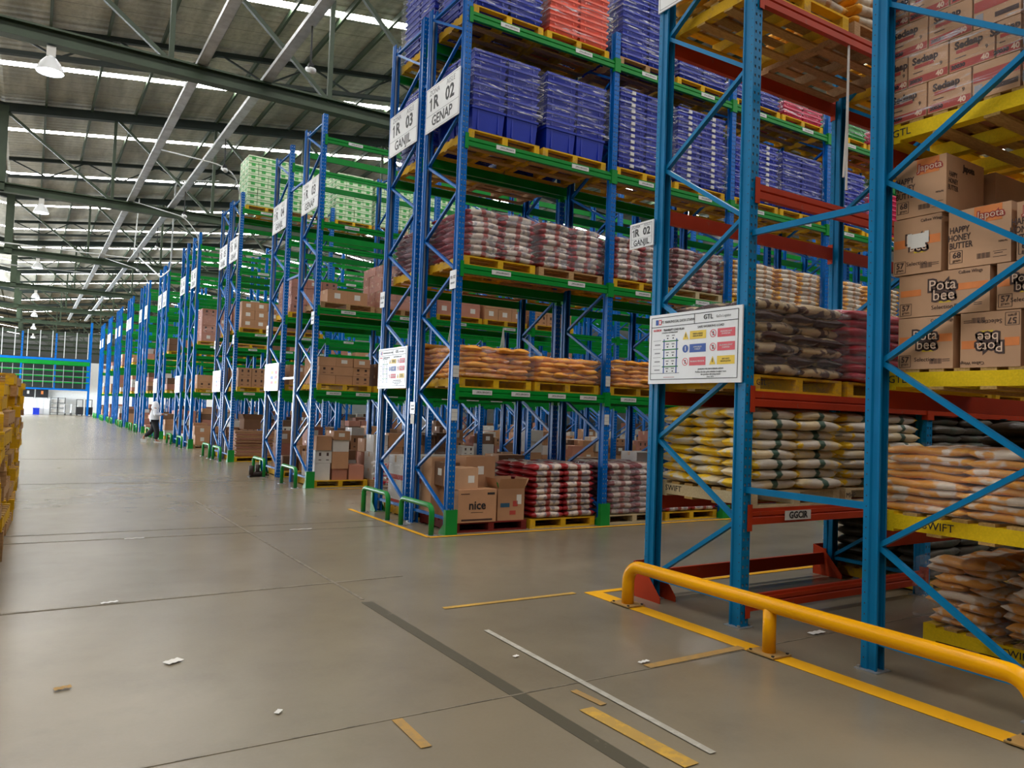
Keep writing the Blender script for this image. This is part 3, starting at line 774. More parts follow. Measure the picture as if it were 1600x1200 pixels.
def safety_board(y0, y1, z0, z1, x, lb, full=True):
    """the framed load and safety notice; coordinates in a 1.1 x 0.66 layout, u to the reader's right"""
    w_ = y1-y0; h = z1-z0; o = ob('safety_board', None, loc=(x, (y0+y1)/2, (z0+z1)/2), label=lb, cat='sign')
    k = w_/1.10; kz = h/0.66
    b = MB(); b.box(-0.008, -w_/2, -h/2, 0.008, w_/2, h/2, 'white'); ob('board', b.mesh('board'), o)
    def rect(mb, u0, v0, u1, v1, m, d=0): mb.box(-0.010-d, (0.55-u1)*k, (v0-0.33)*kz, -0.0088-d, (0.55-u0)*k, (v1-0.33)*kz, m)
    def line(mb, u0, v0, u1, v1, m, t=0.005):
        if abs(u1-u0) < 1e-6: rect(mb, u0-t/2, v0, u0+t/2, v1, m)
        else: rect(mb, u0, v0-t/2, u1, v0+t/2, m)
    f = MB()
    for a in ((0.03, 0.04, 0.03, 0.63), (1.06, 0.04, 1.06, 0.63), (0.03, 0.04, 1.06, 0.04), (0.03, 0.63, 1.06, 0.63), (0.03, 0.54, 1.06, 0.54), (0.57, 0.54, 0.57, 0.63)): line(f, *a, 'steel_dark', 0.006)
    ob('printed_frame', f.mesh('printed_frame'), o)
    t = MB()
    for u in (0.20, 0.36): line(t, u, 0.1, u, 0.42, 'sign_blue', 0.012)
    for v in (0.16, 0.24, 0.32, 0.40): line(t, 0.18, v, 0.38, v, 'green', 0.010)
    line(t, 0.03, 0.098, 0.40, 0.098, 'ink', 0.004)
    for v in (0.13, 0.20, 0.28, 0.36, 0.44):
        for u in (0.245, 0.315): line(t, u-0.018, v+0.012, u+0.018, v+0.012, 'ink_grey', 0.012); line(t, u-0.008, v-0.014, u+0.008, v-0.014, 'ink', 0.012)
    for v in (0.17, 0.25, 0.33, 0.41): line(t, 0.06, v, 0.16, v, 'ink_grey', 0.004)
    for v in (0.13, 0.21, 0.29, 0.37): line(t, 0.08, v, 0.15, v, 'ink_grey', 0.012)
    line(t, 0.2, 0.06, 0.34, 0.06, 'ink_red', 0.004)
    ob('load_diagram', t.mesh('load_diagram'), o)
    p = MB()
    blk = [(0.52, 0.40, 'sign_yellow'), (0.84, 0.40, 'sign_red'), (0.52, 0.28, 'sign_blue'), (0.84, 0.28, 'sign_red'), (0.52, 0.16, 'sign_red'), (0.84, 0.16, 'sign_yellow')]
    for (u, v, m) in blk:
        p = MB(); rect(p, u, v, u+0.19, v+0.075, m); ob('notice_panel', p.mesh('notice_panel'), o)
    q = MB()
    for (u, v, m) in blk:
        uc, vc = u-0.05, v+0.037
        if m == 'sign_yellow':
            q.prof([(0, 0)], 0, 0, 'ink') if False else None
            n = len(q.v); q.v += [(-0.010, (0.55-uc+0.035)*k, (vc-0.035-0.33)*kz), (-0.010, (0.55-uc-0.035)*k, (vc-0.035-0.33)*kz), (-0.010, (0.55-uc)*k, (vc+0.04-0.33)*kz)]
            q.f.append((n, n+1, n+2)); q.m.append(q.mi('sign_yellow'))
            rect(q, uc-0.004, vc-0.015, uc+0.004, vc+0.02, 'ink', 0.001)
        else:
            cm = 'sign_blue' if m == 'sign_blue' else 'sign_red'; n = len(q.v); sg = 14
            for r0 in (0.036, 0.030 if cm == 'sign_red' else 0.0005):
                for j in range(sg):
                    a = 2*math.pi*j/sg; q.v.append((-0.010, (0.55-uc-r0*math.cos(a))*k, (vc+r0*math.sin(a)-0.33)*kz))
            for j in range(sg):
                q.f.append((n+j, n+(j+1) % sg, n+sg+(j+1) % sg, n+sg+j)); q.m.append(q.mi(cm))
            if cm == 'sign_red':
                q.bar((-0.0105, (0.55-uc+0.022)*k, (vc+0.022-0.33)*kz), (-0.0105, (0.55-uc-0.022)*k, (vc-0.022-0.33)*kz), 0.001, 0.006, cm); rect(q, uc-0.005, vc-0.018, uc+0.005, vc+0.018, 'ink', 0)
            else: rect(q, uc-0.004, vc-0.02, uc+0.004, vc+0.022, 'white', 0.001)
    ob('warning_symbol', q.mesh('warning_symbol'), o)
    g = MB(); rect(g, 0.085, 0.56, 0.12, 0.61, 'sign_blue'); rect(g, 0.125, 0.56, 0.16, 0.61, 'sign_red', 0); rect(g, 0.133, 0.57, 0.152, 0.60, 'white', 0.0005); ob('company_emblem', g.mesh('company_emblem'), o)
    if full:
        def tx(s_, sz, u, v, m='ink', bold=0.0, sx=1.0): text(s_, sz, o, (-0.0105, (0.55-u)*k, (v-0.33)*kz), mat=m, bold=bold, sx=sx)
        tx('PT. MANUNGGAL DAYA UTAMA', 0.036, 0.365, 0.582, 'ink', 0, 0.80); tx('GTL', 0.06, 0.73, 0.588, 'ink', 0.001); tx("GoTo Logistics", 0.034, 0.9, 0.585, 'ink_grey', 0, 0.8)
        tx('TRANSLIFT LOAD PLAN', 0.028, 0.32, 0.505, 'ink', 0.0006, 0.9); tx('MAXIMUM', 0.028, 0.11, 0.508, 'sign_red', 0.0006, 0.8); tx('LOADING DISTRIBUTION', 0.018, 0.27, 0.48, 'ink')
        tx('SAFE WORKING LOAD', 0.03, 0.76, 0.505)
        for (u, v, s_, m) in ((0.615, 0.437, 'PERIKSA BEBAN\nSEBELUM MUAT', 'ink'), (0.935, 0.437, 'DILARANG NAIK\nDI ATAS RAK', 'white'), (0.615, 0.317, 'AWAS JALUR\nFORKLIFT', 'white'), (0.935, 0.317, 'DILARANG LEWAT\nDI BAWAH', 'white'), (0.615, 0.197, 'DILARANG MEROKOK', 'white'), (0.935, 0.197, 'HATI HATI\nBAHAN JATUH', 'ink')):
            tx(s_, 0.02, u, v, m, 0, 0.85)
        tx('JANGAN MELEBIHI BEBAN AMAN', 0.02, 0.77, 0.125); tx('Periksa rak dan palet sebelum bongkar muat', 0.02, 0.77, 0.10); tx('dan gunakan alat yang sesuai', 0.02, 0.77, 0.078); tx('Date: 2021', 0.018, 0.77, 0.055)
safety_board(4.40, 5.53, 2.02, 2.67, AX-0.075, 'large white safety notice board on near blue and orange rack end')
for ri, (r, y1, y2, y3, y4) in enumerate(ROWS[:6]):
    safety_board(y3+0.02, y4+0.02, 2.02, 2.67, GX-0.075, 'white safety notice board low on end of %s green-footed rack row' % RN[ri], full=ri < 1)
def electric():
    o = ob('notice_sheet', None, loc=(GX-0.07, 10.63, 1.65), label='white printed sheets fixed at junction post of first green-footed row', cat='sign')
    b = MB(); b.box(-0.003, -0.075, -0.02, 0.003, 0.09, 0.16, 'white'); ob('upper_sheet', b.mesh('upper_sheet'), o)
    b = MB(); b.box(-0.003, -0.06, -0.17, 0.003, 0.06, -0.03, 'paper'); ob('lower_sheet', b.mesh('lower_sheet'), o)
    text('R 02', 0.04, o, (-0.0045, -0.005, 0.1)); one(o, 0.055, 0.1, 0.03, -0.0048); text('GENAP', 0.035, o, (-0.0045, 0, 0.05))
electric()
#=====LOADS
PLT = {}
def pallet_parts(kind):
    """stringers run along Y (depth), boards along X; returns list of (name, mesh, loc)"""
    if kind in PLT: return PLT[kind]
    st, ed, bd = {'yellow': ('wood_yellow', 'wood_yellow', 'wood_under'), 'bright': ('wood_bright', 'wood_bright', 'wood_under'), 'wood': ('wood', 'wood', 'wood'), 'red': ('wood_red', 'wood_red', 'wood_red'), 'pale': ('wood_pale', 'wood_pale', 'wood_under')}[kind]
    b = MB(); b.box(-0.045, -0.55, 0.02, 0.045, 0.55, 0.12, st); s_ = b.mesh('stringer')
    b = MB(); b.box(-0.6, -0.05, 0, 0.6, 0.05, 0.02, ed); e = b.mesh('deck_board')
    b = MB(); b.box(-0.6, -0.05, 0, 0.6, 0.05, 0.02, bd); d = b.mesh('deck_board')
    out = [('stringer', s_, (x, 0, 0)) for x in (-0.555, 0, 0.555)]
    for i in range(7):
        y = -0.5 + i/6.0; out.append(('deck_board', e if i in (0, 6) else d, (0, y, 0.12)))
    for i in range(4):
        y = -0.5 + i/3.0; out.append(('bottom_board', e if i in (0, 3) else d, (0, y, 0)))
    PLT[kind] = out; return out
def pallet(x, y, z, kind, label, parts=True, rz=0.0, mark=None, zc=0.0, **kw):
    if parts:
        o = ob('pallet', None, loc=(x, y, z), rot=(0, 0, rz), label=label, cat='pallet', **kw)
        for nm, me, lc in pallet_parts(kind): ob(nm, me, o, lc)
    else:
        key = kind+'_one'
        if key not in PLT:
            m = MB(); st = {'yellow': 'wood_yellow', 'bright': 'wood_bright', 'wood': 'wood', 'red': 'wood_red', 'pale': 'wood_pale'}[kind]
            for x_ in (-0.555, 0, 0.555): m.box(x_-0.045, -0.55, 0.02, x_+0.045, 0.55, 0.12, st)
            for i in range(6): m.box(-0.6, -0.55+i*0.2, 0.12, 0.6, -0.45+i*0.2, 0.14, st if i in (0, 5) else 'wood_under')
            for i in range(3): m.box(-0.6, -0.55+i*0.5, 0, 0.6, -0.45+i*0.5, 0.02, st)
            PLT[key] = m.mesh('pallet')
        o = ob('pallet', PLT[key], loc=(x, y, z), rot=(0, 0, rz), label=label, cat='pallet', **kw)
    return o

def sack_mesh(L_, W_, H_, mat, seed):
    rd = random.Random(seed); nu, nv = 12, 9
    b = MB(); ph = [rd.uniform(0, 6.28) for _ in range(8)]
    for j in range(nv+1):
        t = -1 + 2*j/nv; tt = math.copysign(abs(t)**0.8, t)
        ww = W_/2*(1-0.10*abs(tt)**6) ; hh = H_/2*(max(0.03, (1-abs(t)**4.5))**0.55)
        for i in range(nu):
            a = 2*math.pi*i/nu; ca, sa = math.cos(a), math.sin(a)
            yy = math.copysign(abs(ca)**0.8, ca)*ww; zz = math.copysign(abs(sa)**0.62, sa)*hh
            nz = 1+0.05*math.sin(3*a+ph[0]+4*tt)+0.05*math.sin(2*a+ph[1]-5*tt)
            zz = zz*nz + 0.006*math.sin(5*tt+ph[2]+yy*20); yy *= 1+0.04*math.sin(4*tt+ph[3])
            b.v.append((tt*L_/2+0.012*math.sin(yy*14+ph[4]), yy, H_/2+zz))
    k = b.mi(mat)
    for j in range(nv):
        for i in range(nu):
            q = (i+1) % nu; b.f.append((j*nu+i, j*nu+q, (j+1)*nu+q, (j+1)*nu+i)); b.m.append(k)
    b.f.append(tuple(reversed(range(nu)))); b.m.append(k); b.f.append(tuple(nv*nu+i for i in range(nu))); b.m.append(k)
    me = b.mesh('sack', True); a = me.attributes.new('loc', 'FLOAT_VECTOR', 'POINT'); a.data.foreach_set('vector', [c for p in b.v for c in p])
    return me
SK = {}
def sack_stack(x, y, z, mat, layers, H_, look, place_, group, jit=0.02, L_=0.6, W_=0.38, sx=1.16, sy=1.12, cross=False, top_full=True, hidden=True, lean=0.0, indiv=True, whole=None, nxy=(2, 3), rot90=False):
    """sacks on a pallet centred x,y; the two along the front, three along the left side; interior ones left out where the rest hides them"""
    key = (mat, L_, W_, H_)
    if key not in SK: SK[key] = [sack_mesh(L_, W_, H_*1.22, mat, i+hash(mat) % 7) for i in range(4)] if False else [sack_mesh(L_, W_, H_*1.22, mat, i*3+1) for i in range(4)]
    ms = SK[key]; items = []
    for l in range(layers):
        spots = []
        if (l % 2 == 0) or not cross:
            nx, ny = nxy
            for iy in range(ny):
                for ix in range(nx):
                    if hidden and l < layers-1 and iy > 0 and ix > 0: continue
                    nm = ('front', 'middle', 'back')[iy] if ny == 3 else ('front', 'second', 'third', 'back')[iy] if ny == 4 else ('front', 'back')[iy]; nm += ' left' if ix == 0 else ' right' if ix == nx-1 else ' middle'
                    spots.append(((ix-(nx-1)/2)*sx/nx, (iy-(ny-1)/2)*sy/ny, 0, nm))
        else:
            nx, ny = nxy[1], nxy[0]
            for ix in range(nx):
                for iy in range(ny):
                    if hidden and l < layers-1 and iy > 0 and ix > 0: continue
                    nm = ('front' if iy == 0 else 'back') + (' left' if ix == 0 else ' right' if ix == nx-1 else ' middle' if nx == 3 else ' mid left' if ix == 1 else ' mid right')
                    spots.append(((ix-(nx-1)/2)*sx/nx, (iy-(ny-1)/2)*sy/ny, math.pi/2, nm))
        if rot90: spots = [(dy, dx, rz+math.pi/2, nm) for (dx, dy, rz, nm) in spots]
        for (dx, dy, rz, nm) in spots:
            px_, py_, pz_ = x+dx+random.uniform(-jit, jit)+lean*l, y+dy+random.uniform(-jit, jit), z+l*H_
            ex, ey, ez = random.uniform(-0.02, 0.02), random.uniform(-0.02, 0.02), rz+random.uniform(-0.04, 0.04)+(math.pi if random.random() < 0.5 else 0)
            if indiv: ob('sack', random.choice(ms), loc=(px_, py_, pz_), rot=(ex, ey, ez), label='%s, %s layer up, %s, %s' % (look, ORD[l], nm, place_), cat='sack', group=group)
            else: items.append((random.choice(ms), place(px_-x, py_-y, pz_-z, ex, ey, ez)))
    if not indiv: ob('sacks', joined('sacks', items), loc=(x, y, z), label=whole or ('%ss stacked on a pallet, %s' % (look, place_)), cat='sacks', kind='stuff')
    return z+layers*H_
FM = {}
def film(x, y, z0, z1, label, sx=1.2, sy=1.16, mat=None):
    mat = mat or ('film' if 'crate' in label or 'banded' in label else 'film_soft')
    key = (round(z1-z0, 1), sx, sy, mat)
    if key not in FM:
        rd = random.Random(5); h = z1-z0; b = MB(); n = 9; nz = 10
        ring = []
        for a, c, d, e in ((-1, -1, 1, -1), (1, -1, 1, 1), (1, 1, -1, 1), (-1, 1, -1, -1)):
            for i in range(n):
                t = i/n; ring.append(((a+(d-a)*t)*sx/2, (c+(e-c)*t)*sy/2))
        m = len(ring)
        for k in range(nz+1):
            z = h*k/nz
            for (px, py) in ring:
                s_ = 1+rd.uniform(-0.012, 0.006) + 0.012*math.sin(k*2.1+px*3)
                if k == nz: s_ -= 0.10
                b.v.append((px*s_, py*s_, z + rd.uniform(-0.01, 0.01)))
        fm = b.mi(mat)
        for k in range(nz):
            for i in range(m):
                j = (i+1) % m; b.f.append((k*m+i, k*m+j, (k+1)*m+j, (k+1)*m+i)); b.m.append(fm)
        FM[key] = b.mesh('stretch_film', True)
    return ob('stretch_film', FM[key], loc=(x, y, z0), label=label, cat='plastic wrap')

TM = {}
def tote_mesh(c, H_, w_, d_, label=False):
    k = (c, H_, w_, d_, label)
    if k not in TM:
        b = MB(); x, y = w_/2, d_/2; t = 0.9; hh = H_*1.0
        n = len(b.v); g = 0.013
        b.v += [(-x+g+0.02, -y+g+0.02, 0), (x-g-0.02, -y+g+0.02, 0), (x-g-0.02, y-g-0.02, 0), (-x+g+0.02, y-g-0.02, 0), (-x+g, -y+g, hh-0.03), (x-g, -y+g, hh-0.03), (x-g, y-g, hh-0.03), (-x+g, y-g, hh-0.03)]
        for q in ((3, 2, 1, 0), (0, 1, 5, 4), (1, 2, 6, 5), (2, 3, 7, 6), (3, 0, 4, 7), (4, 5, 6, 7)): b.f.append(tuple(n+i for i in q)); b.m.append(b.mi(c))
        rt = 0.035 if hh > 0.08 else 0.02
        b.box(-x, -y, hh-rt, x, y, hh-0.004, c)
        for sx in (-1, 1): b.box(sx*x*0.6-0.012, -y+0.012, 0.02, sx*x*0.6+0.012, -y+0.04, hh-0.03, c)
        if label: b.box(-0.04, -y-0.003, hh-rt-0.03, 0.04, -y+0.03, hh-0.012, 'off_white')
        TM[k] = b.mesh('tote')
    return TM[k]
def tote_stack(x, y, z, c, layers, H_, look, place_, group, label=False, nx=2, ny=2, first=None, indiv=True):
    items = []
    w_, d_ = 1.14/nx, 1.12/ny
    me = tote_mesh(c, H_, w_-0.008, d_-0.008, label)
    hf = first or H_; me0 = tote_mesh(c, hf, w_-0.008, d_-0.008, label)
    for l in range(layers):
        zz = z + (0 if l == 0 else hf+(l-1)*H_)
        for ix in range(nx):
            for iy in range(ny):
                if l < layers-1 and ix > 0 and iy > 0: continue
                dx = (ix-(nx-1)/2)*w_+random.uniform(-0.004, 0.004)
                if indiv: ob('tote', me0 if l == 0 else me, loc=(x+dx, y+(iy-(ny-1)/2)*d_, zz), label='%s, %s layer up, %s %s, %s' % (look, ORD[l], 'front' if iy == 0 else 'back', 'left' if ix == 0 else 'right', place_), cat='crate', group=group)
                else: items.append((me0 if l == 0 else me, place(dx, (iy-(ny-1)/2)*d_, zz-z)))
    if not indiv: ob('totes', joined('totes', items), loc=(x, y, z), label='%ss nested in stacks, %s' % (look, place_), cat='crates', kind='stuff')
    return z+hf+(layers-1)*H_

CM = {}
def carton_mesh(w_, d_, h, c='carton', style=0):
    k = (round(w_, 3), round(d_, 3), round(h, 3), c, style)
    if k not in CM:
        b = MB(); g = 0.004
        b.box(-w_/2+g, -d_/2+g, 0, w_/2-g, d_/2-g, h-g, c)
        e = 0.0015
        if style != 9:
            b.box(-w_/2+g, -0.03, h-g, w_/2-g, 0.03, h-g+e, 'tape_brown'); b.box(-w_/2+g-e, -0.03, h*0.72, -w_/2+g, 0.03, h-g, 'tape_brown')
        if style == 1:   # paper slip
            b.box(-0.07, -d_/2+g-e, h*0.35, 0.06, -d_/2+g, h*0.75, 'paper')
        if style == 2:   # crest marks and bars
            for dx in (-w_*0.2, w_*0.25):
                b.cbox((dx, -d_/2+g-e/2, h*0.68), (w_*0.13, e, h*0.26), 'ink_brown'); b.cbox((dx, -d_/2+g-e/2, h*0.24), (w_*0.16, e, h*0.06), 'ink_brown')
        if style == 3:   # red foot band
            b.box(-w_/2+g, -d_/2+g-e, 0.01, w_/2-g, -d_/2+g, h*0.22, 'print_red'); b.box(-w_/2+g-e, -d_/2+g, 0.01, -w_/2+g, d_/2-g, h*0.22, 'print_red')
        if style == 4:   # green and white pack
            for z0, z1, mm in ((0.02, 0.12, 'tote_green'), (0.6, 0.76, 'tote_green')):
                b.box(-w_/2+g-e, -d_/2+g-e, h*z0+0.004, w_/2-g, d_/2, h*z0+h*(z1-z0), mm)
            b.box(-w_*0.2, -d_/2+g-2*e, h*0.3, w_*0.2, -d_/2+g, h*0.8, 'tote_green'); b.box(-w_/2+g-2*e, -d_*0.2, h*0.3, -w_/2+g, d_*0.2, h*0.8, 'tote_green')
        CM[k] = b.mesh('carton')
    return CM[k]
def carton_stack(x, y, z, nx, ny, nz, cw, cd, ch, c, look, place_, group, styles=(0, 0, 1, 2), jit=0.008, ragged=0, side_only=True, indiv=True):
    items = []
    for l in range(nz):
        for ix in range(nx):
            for iy in range(ny):
                if side_only and l < nz-1 and ix > 0 and iy > 0: continue
                if l == nz-1 and ragged and random.random() < ragged: continue
                nm = ('front ' if iy == 0 else 'rear ' if iy == ny-1 else 'inner ')+('left' if ix == 0 else 'right' if ix == nx-1 else 'middle' if nx == 3 else 'second column' if ix == 1 else 'third column')
                me = carton_mesh(cw, cd, ch, c, random.choice(styles)); dx = (ix-(nx-1)/2)*cw+random.uniform(-jit, jit); dy = (iy-(ny-1)/2)*cd+random.uniform(-jit, jit); a = random.uniform(-0.02, 0.02)
                if indiv: ob('carton', me, loc=(x+dx, y+dy, z+l*ch), rot=(0, 0, a), label='%s, %s layer up, %s, %s' % (look, ORD[l], nm, place_), cat='box', group=group)
                else: items.append((me, place(dx, dy, l*ch, 0, 0, a)))
    if not indiv and items: ob('cartons', joined('cartons', items), loc=(x, y, z), label='%ss stacked on a pallet, %s' % (look, place_), cat='boxes', kind='stuff')
    return z+nz*ch
def px(p): return GX + (p//2)*W + (0.70 if p % 2 == 0 else 1.97)
GYF = 10.04; GYR = 11.43
PT = [l+0.066 for l in LV]      # beam tops
LN = ['ground', 'first beam level', 'second beam level', 'third beam level', 'top beam level']
def lvz(l): return 0.0 if l == 0 else PT[l-1]
def bay(p): return 'pallet place %d' % (p+1)
# ---- first green-footed row (G), aisle side
SPEC = {
 (4, 0): ('totes', 'tote_blue', 12, 'royal blue crate', False), (4, 1): ('totes', 'tote_orange', 12, 'coral orange crate', False), (4, 2): ('totes', 'tote_blue', 12, 'royal blue crate', False),
 (4, 3): ('totes', 'tote_blue', 4, 'royal blue crate', False), (4, 4): ('totes', 'tote_blue', 4, 'royal blue crate', False), (4, 5): ('totes', 'tote_pink', 3, 'bright pink crate', False),
 (4, 6): ('totes', 'tote_green', 3, 'grass green crate', False), (4, 7): ('totes', 'tote_pink', 3, 'bright pink crate', False), (4, 8): ('totes', 'tote_red', 3, 'bright red crate', False),
 (3, 0): ('totes', 'tote_blue', 10, 'royal blue crate', False), (3, 1): ('totes', 'tote_blue', 10, 'royal blue crate', False), (3, 2): ('totes', 'tote_blue', 13, 'white-labelled blue crate', True),
 (3, 3): ('totes', 'tote_blue', 13, 'white-labelled blue crate', True), (3, 4): ('totes', 'tote_blue', 11, 'white-labelled blue crate', True), (3, 5): ('totes', 'tote_blue', 11, 'royal blue crate', False),
 (3, 6): ('totes', 'tote_blue', 11, 'royal blue crate', False), (3, 7): ('totes', 'tote_pink', 9, 'bright pink crate', False),
 (2, 0): ('sacks', 'sack_rice', 8, 0.085, 'red-ended white sack'), (2, 1): ('sacks', 'sack_rice', 8, 0.085, 'red-ended white sack'), (2, 2): ('sacks', 'sack_rice', 8, 0.085, 'red-ended white sack'),
 (2, 3): ('sacks', 'sack_rice_dark', 8, 0.085, 'dark-red-ended sack'), (2, 4): ('sacks', 'sack_yellow_white', 8, 0.085, 'yellow-ended pale sack'), (2, 5): ('sacks', 'sack_yellow_white', 8, 0.085, 'yellow-ended pale sack'),
 (2, 6): ('sacks', 'sack_yellow_white', 8, 0.085, 'yellow-ended pale sack'), (2, 7): ('sacks', 'sack_yellow_white', 8, 0.085, 'yellow-ended pale sack'),
 (1, 0): ('sacks', 'sack_orange', 6, 0.075, 'orange sack'), (1, 1): ('sacks', 'sack_orange', 5, 0.075, 'orange sack'), (1, 2): ('sacks', 'sack_orange', 6, 0.07, 'orange sack'), (1, 3): ('sacks', 'sack_orange', 5, 0.08, 'orange sack'),
 (0, 1): ('sacks', 'sack_rice', 9, 0.088, 'red-ended white sack'), (0, 2): ('sacks', 'sack_rice_dark', 9, 0.088, 'dark-red-ended sack'), (0, 3): ('sacks', 'sack_rice', 2, 0.085, 'red-ended white sack'),
 (0, 4): ('sacks', 'sack_dark', 9, 0.09, 'dark olive sack'), (0, 6): ('sacks', 'sack_dark', 10, 0.09, 'dark olive sack'),
}
PK = {(2, 1): 'wood', (4, 2): 'wood', (0, 2): 'pale', (3, 1): 'yellow', (2, 3): 'pale', (0, 0): 'red'}
WRAP = {(4, 0), (4, 1), (4, 2), (4, 3), (4, 4), (4, 5), (4, 6), (4, 7), (3, 0), (3, 1), (3, 2), (3, 3), (3, 4), (3, 5), (3, 6), (2, 0), (2, 1), (2, 2), (2, 3), (2, 4), (2, 5), (2, 6), (1, 0), (1, 1), (1, 2), (1, 3), (0, 2)}
IND = {(2, 0), (2, 1), (0, 1), (3, 0), (3, 1), (3, 2), (3, 3), (4, 0), (4, 1), (4, 2)}
for (l, p), sp in sorted(SPEC.items()):
    z = lvz(l); x = px(p)
    place_ = '%s, %s stack, first row' % (LN[l].replace(' beam level', ' level'), PORD[p]); ind = (l, p) in IND
    pallet(x, GYF, z, PK.get((l, p), 'yellow'), '%s pallet on %s of first green-footed row, %s from left' % ({'yellow': 'yellow', 'wood': 'plain wooden', 'pale': 'pale', 'red': 'dark red'}[PK.get((l, p), 'yellow')], LN[l], PORD[p] if p else 'first'))
    z += 0.14
    if sp[0] == 'totes':
        small = l == 4 and p >= 3
        tall = l == 3 and p < 2
        Ht = 0.10 if not small else 0.09
        top = tote_stack(x, GYF, z, sp[1], sp[2]-(2 if tall else 0), 0.117 if tall else Ht, sp[3], place_, '%ss stacked on %s, %s place' % (sp[3], LN[l], PORD[p]), sp[4], first=0.35 if tall else None, indiv=ind)
    else:
        top = sack_stack(x, GYF, z, sp[1], sp[2], sp[3], sp[4], place_, '%ss stacked on %s, %s place' % (sp[4], LN[l], PORD[p]), W_=0.30 if l == 1 else 0.37, L_=0.42 if l == 1 else 0.6, jit=0.04 if l == 1 else 0.02, cross=(l == 1), indiv=ind, sx=1.06 if l == 1 else 1.16, nxy=(3, 4) if l == 1 else (2, 3))
    if (l, p) in WRAP: film(x, GYF, z+(0.02 if not (l == 3 and p < 2) else 0.33), top+0.02, 'clear stretch film around the %ss on %s, %s from left' % (sp[-2] if sp[0] == 'totes' else sp[4], LN[l], PORD[p] if p else 'first'), sx=1.24, sy=1.2)
# ground: cartons at the corner
pallet(px(0), GYF, 0, 'red', 'dark red wooden pallet under the open cartons at rack corner')
def big_carton(x, y, z, w_, d_, h, rz, c, lb, flaps=False, marks=(), cat='box'):
    o = ob('carton', None, loc=(x, y, z), rot=(0, 0, rz), label=lb, cat=cat)
    b = MB()
    if flaps:
        t = 0.006
        b.box(-w_/2, -d_/2, 0, w_/2, d_/2, t, c); b.box(-w_/2, -d_/2, t, w_/2, -d_/2+t, h, c); b.box(-w_/2, d_/2-t, t, w_/2, d_/2, h, c)
        b.box(-w_/2, -d_/2+t, t, -w_/2+t, d_/2-t, h, c); b.box(w_/2-t, -d_/2+t, t, w_/2, d_/2-t, h, c)
        ob('carton_body', b.mesh('carton_body'), o)
        fl = d_*0.45
        for (p0, p1, dr) in (((-w_/2, -d_/2), (w_/2, -d_/2), (0, -0.35)), ((w_/2, d_/2), (-w_/2, d_/2), (0, 0.15)), ((-w_/2, d_/2), (-w_/2, -d_/2), (-0.3, 0)), ((w_/2, -d_/2), (w_/2, d_/2), (0.4, 0))):
            f = MB(); q = [(p0[0], p0[1], h), (p1[0], p1[1], h), (p1[0]+dr[0]*fl, p1[1]+dr[1]*fl, h+fl*0.8), (p0[0]+dr[0]*fl, p0[1]+dr[1]*fl, h+fl*0.8)]
            f.poly(q, c); f.poly([(v[0], v[1], v[2]-0.004) for v in reversed(q)], c); ob('flap', f.mesh('flap'), o)
    else:
        b.box(-w_/2, -d_/2, 0, w_/2, d_/2, h, c); b.box(-w_/2, -0.03, h, w_/2, 0.03, h+0.0015, 'tape_brown'); ob('carton_body', b.mesh('carton_body'), o)
    for (nm, face, u, v, su, sv, m) in marks:
        k = MB()
        if face == 'F': k.cbox((u, -d_/2-0.001, v), (su, 0.002, sv), m)
        else: k.cbox((-w_/2-0.001, u, v), (0.002, su, sv), m)
        ob(nm, k.mesh(nm), o)
    return o
x0 = px(0)-0.6; gy = GYF-0.58
o = big_carton(x0+0.35, gy+0.22, 0.14, 0.62, 0.42, 0.46, 0, 'carton', "brown carton printed 'nice' on dark red pallet at rack corner", marks=[('dark_print', 'F', 0.22, 0.40, 0.12, 0.03, 'ink'), ('dark_print', 'F', -0.2, 0.40, 0.14, 0.012, 'ink_brown'), ('dark_print', 'F', 0.0, 0.035, 0.5, 0.025, 'ink_brown'), ('underline', 'F', 0.0, 0.14, 0.2, 0.006, 'ink')])
text('nice', 0.17, o, (0, -0.213, 0.235), '-Y', 'ink', bold=0.004)
o = big_carton(x0+0.2, gy+0.25, 0.60, 0.36, 0.36, 0.3, 0, 'carton_light', 'light carton with white paper square on top of the printed corner carton', marks=[('paper_label', 'F', 0.07, 0.14, 0.1, 0.1, 'paper')])
o = big_carton(x0+0.56, gy+0.55, 0.6, 0.52, 0.40, 0.44, 0.1, 'carton', 'tall brown carton with tilted white sheet behind corner cartons', marks=[('paper_label', 'F', 0.0, 0.24, 0.11, 0.12, 'paper')])
o = big_carton(x0+0.56, gy+0.75, 0.14, 0.8, 0.5, 0.46, 0.0, 'carton', 'brown carton hidden behind the printed corner cartons')
o = big_carton(x0+0.94, gy+0.24, 0.14, 0.44, 0.40, 0.46, -0.05, 'carton', 'open carton with blue bar and red print beside the corner carton', flaps=True, marks=[('blue_print', 'F', -0.1, 0.22, 0.15, 0.06, 'print_blue'), ('red_print', 'F', 0.07, 0.24, 0.08, 0.08, 'print_red'), ('paper_label', 'F', 0.13, 0.3, 0.08, 0.14, 'paper'), ('red_print', 'F', 0.03, 0.11, 0.1, 0.06, 'print_red')])
b = MB()
for i in range(14):
    a = random.uniform(0, 6.28); r_ = random.uniform(0, 0.1); b.bar((r_*math.cos(a), r_*math.sin(a), 0), (r_*math.cos(a)*1.6, r_*math.sin(a)*1.6, random.uniform(0.03, 0.09)), 0.03, 0.004, 'hoop_green')
ob('strapping_scrap', b.mesh('strapping_scrap'), loc=(x0+0.86, gy+0.22, 0.58), label='tangle of green strapping in the open carton', cat='strapping')
o = big_carton(x0+0.06+0.18, gy+1.0, 0.14, 0.44, 0.34, 0.85, 0, 'carton_light', 'tall pale carton seen through frame at first rack corner')
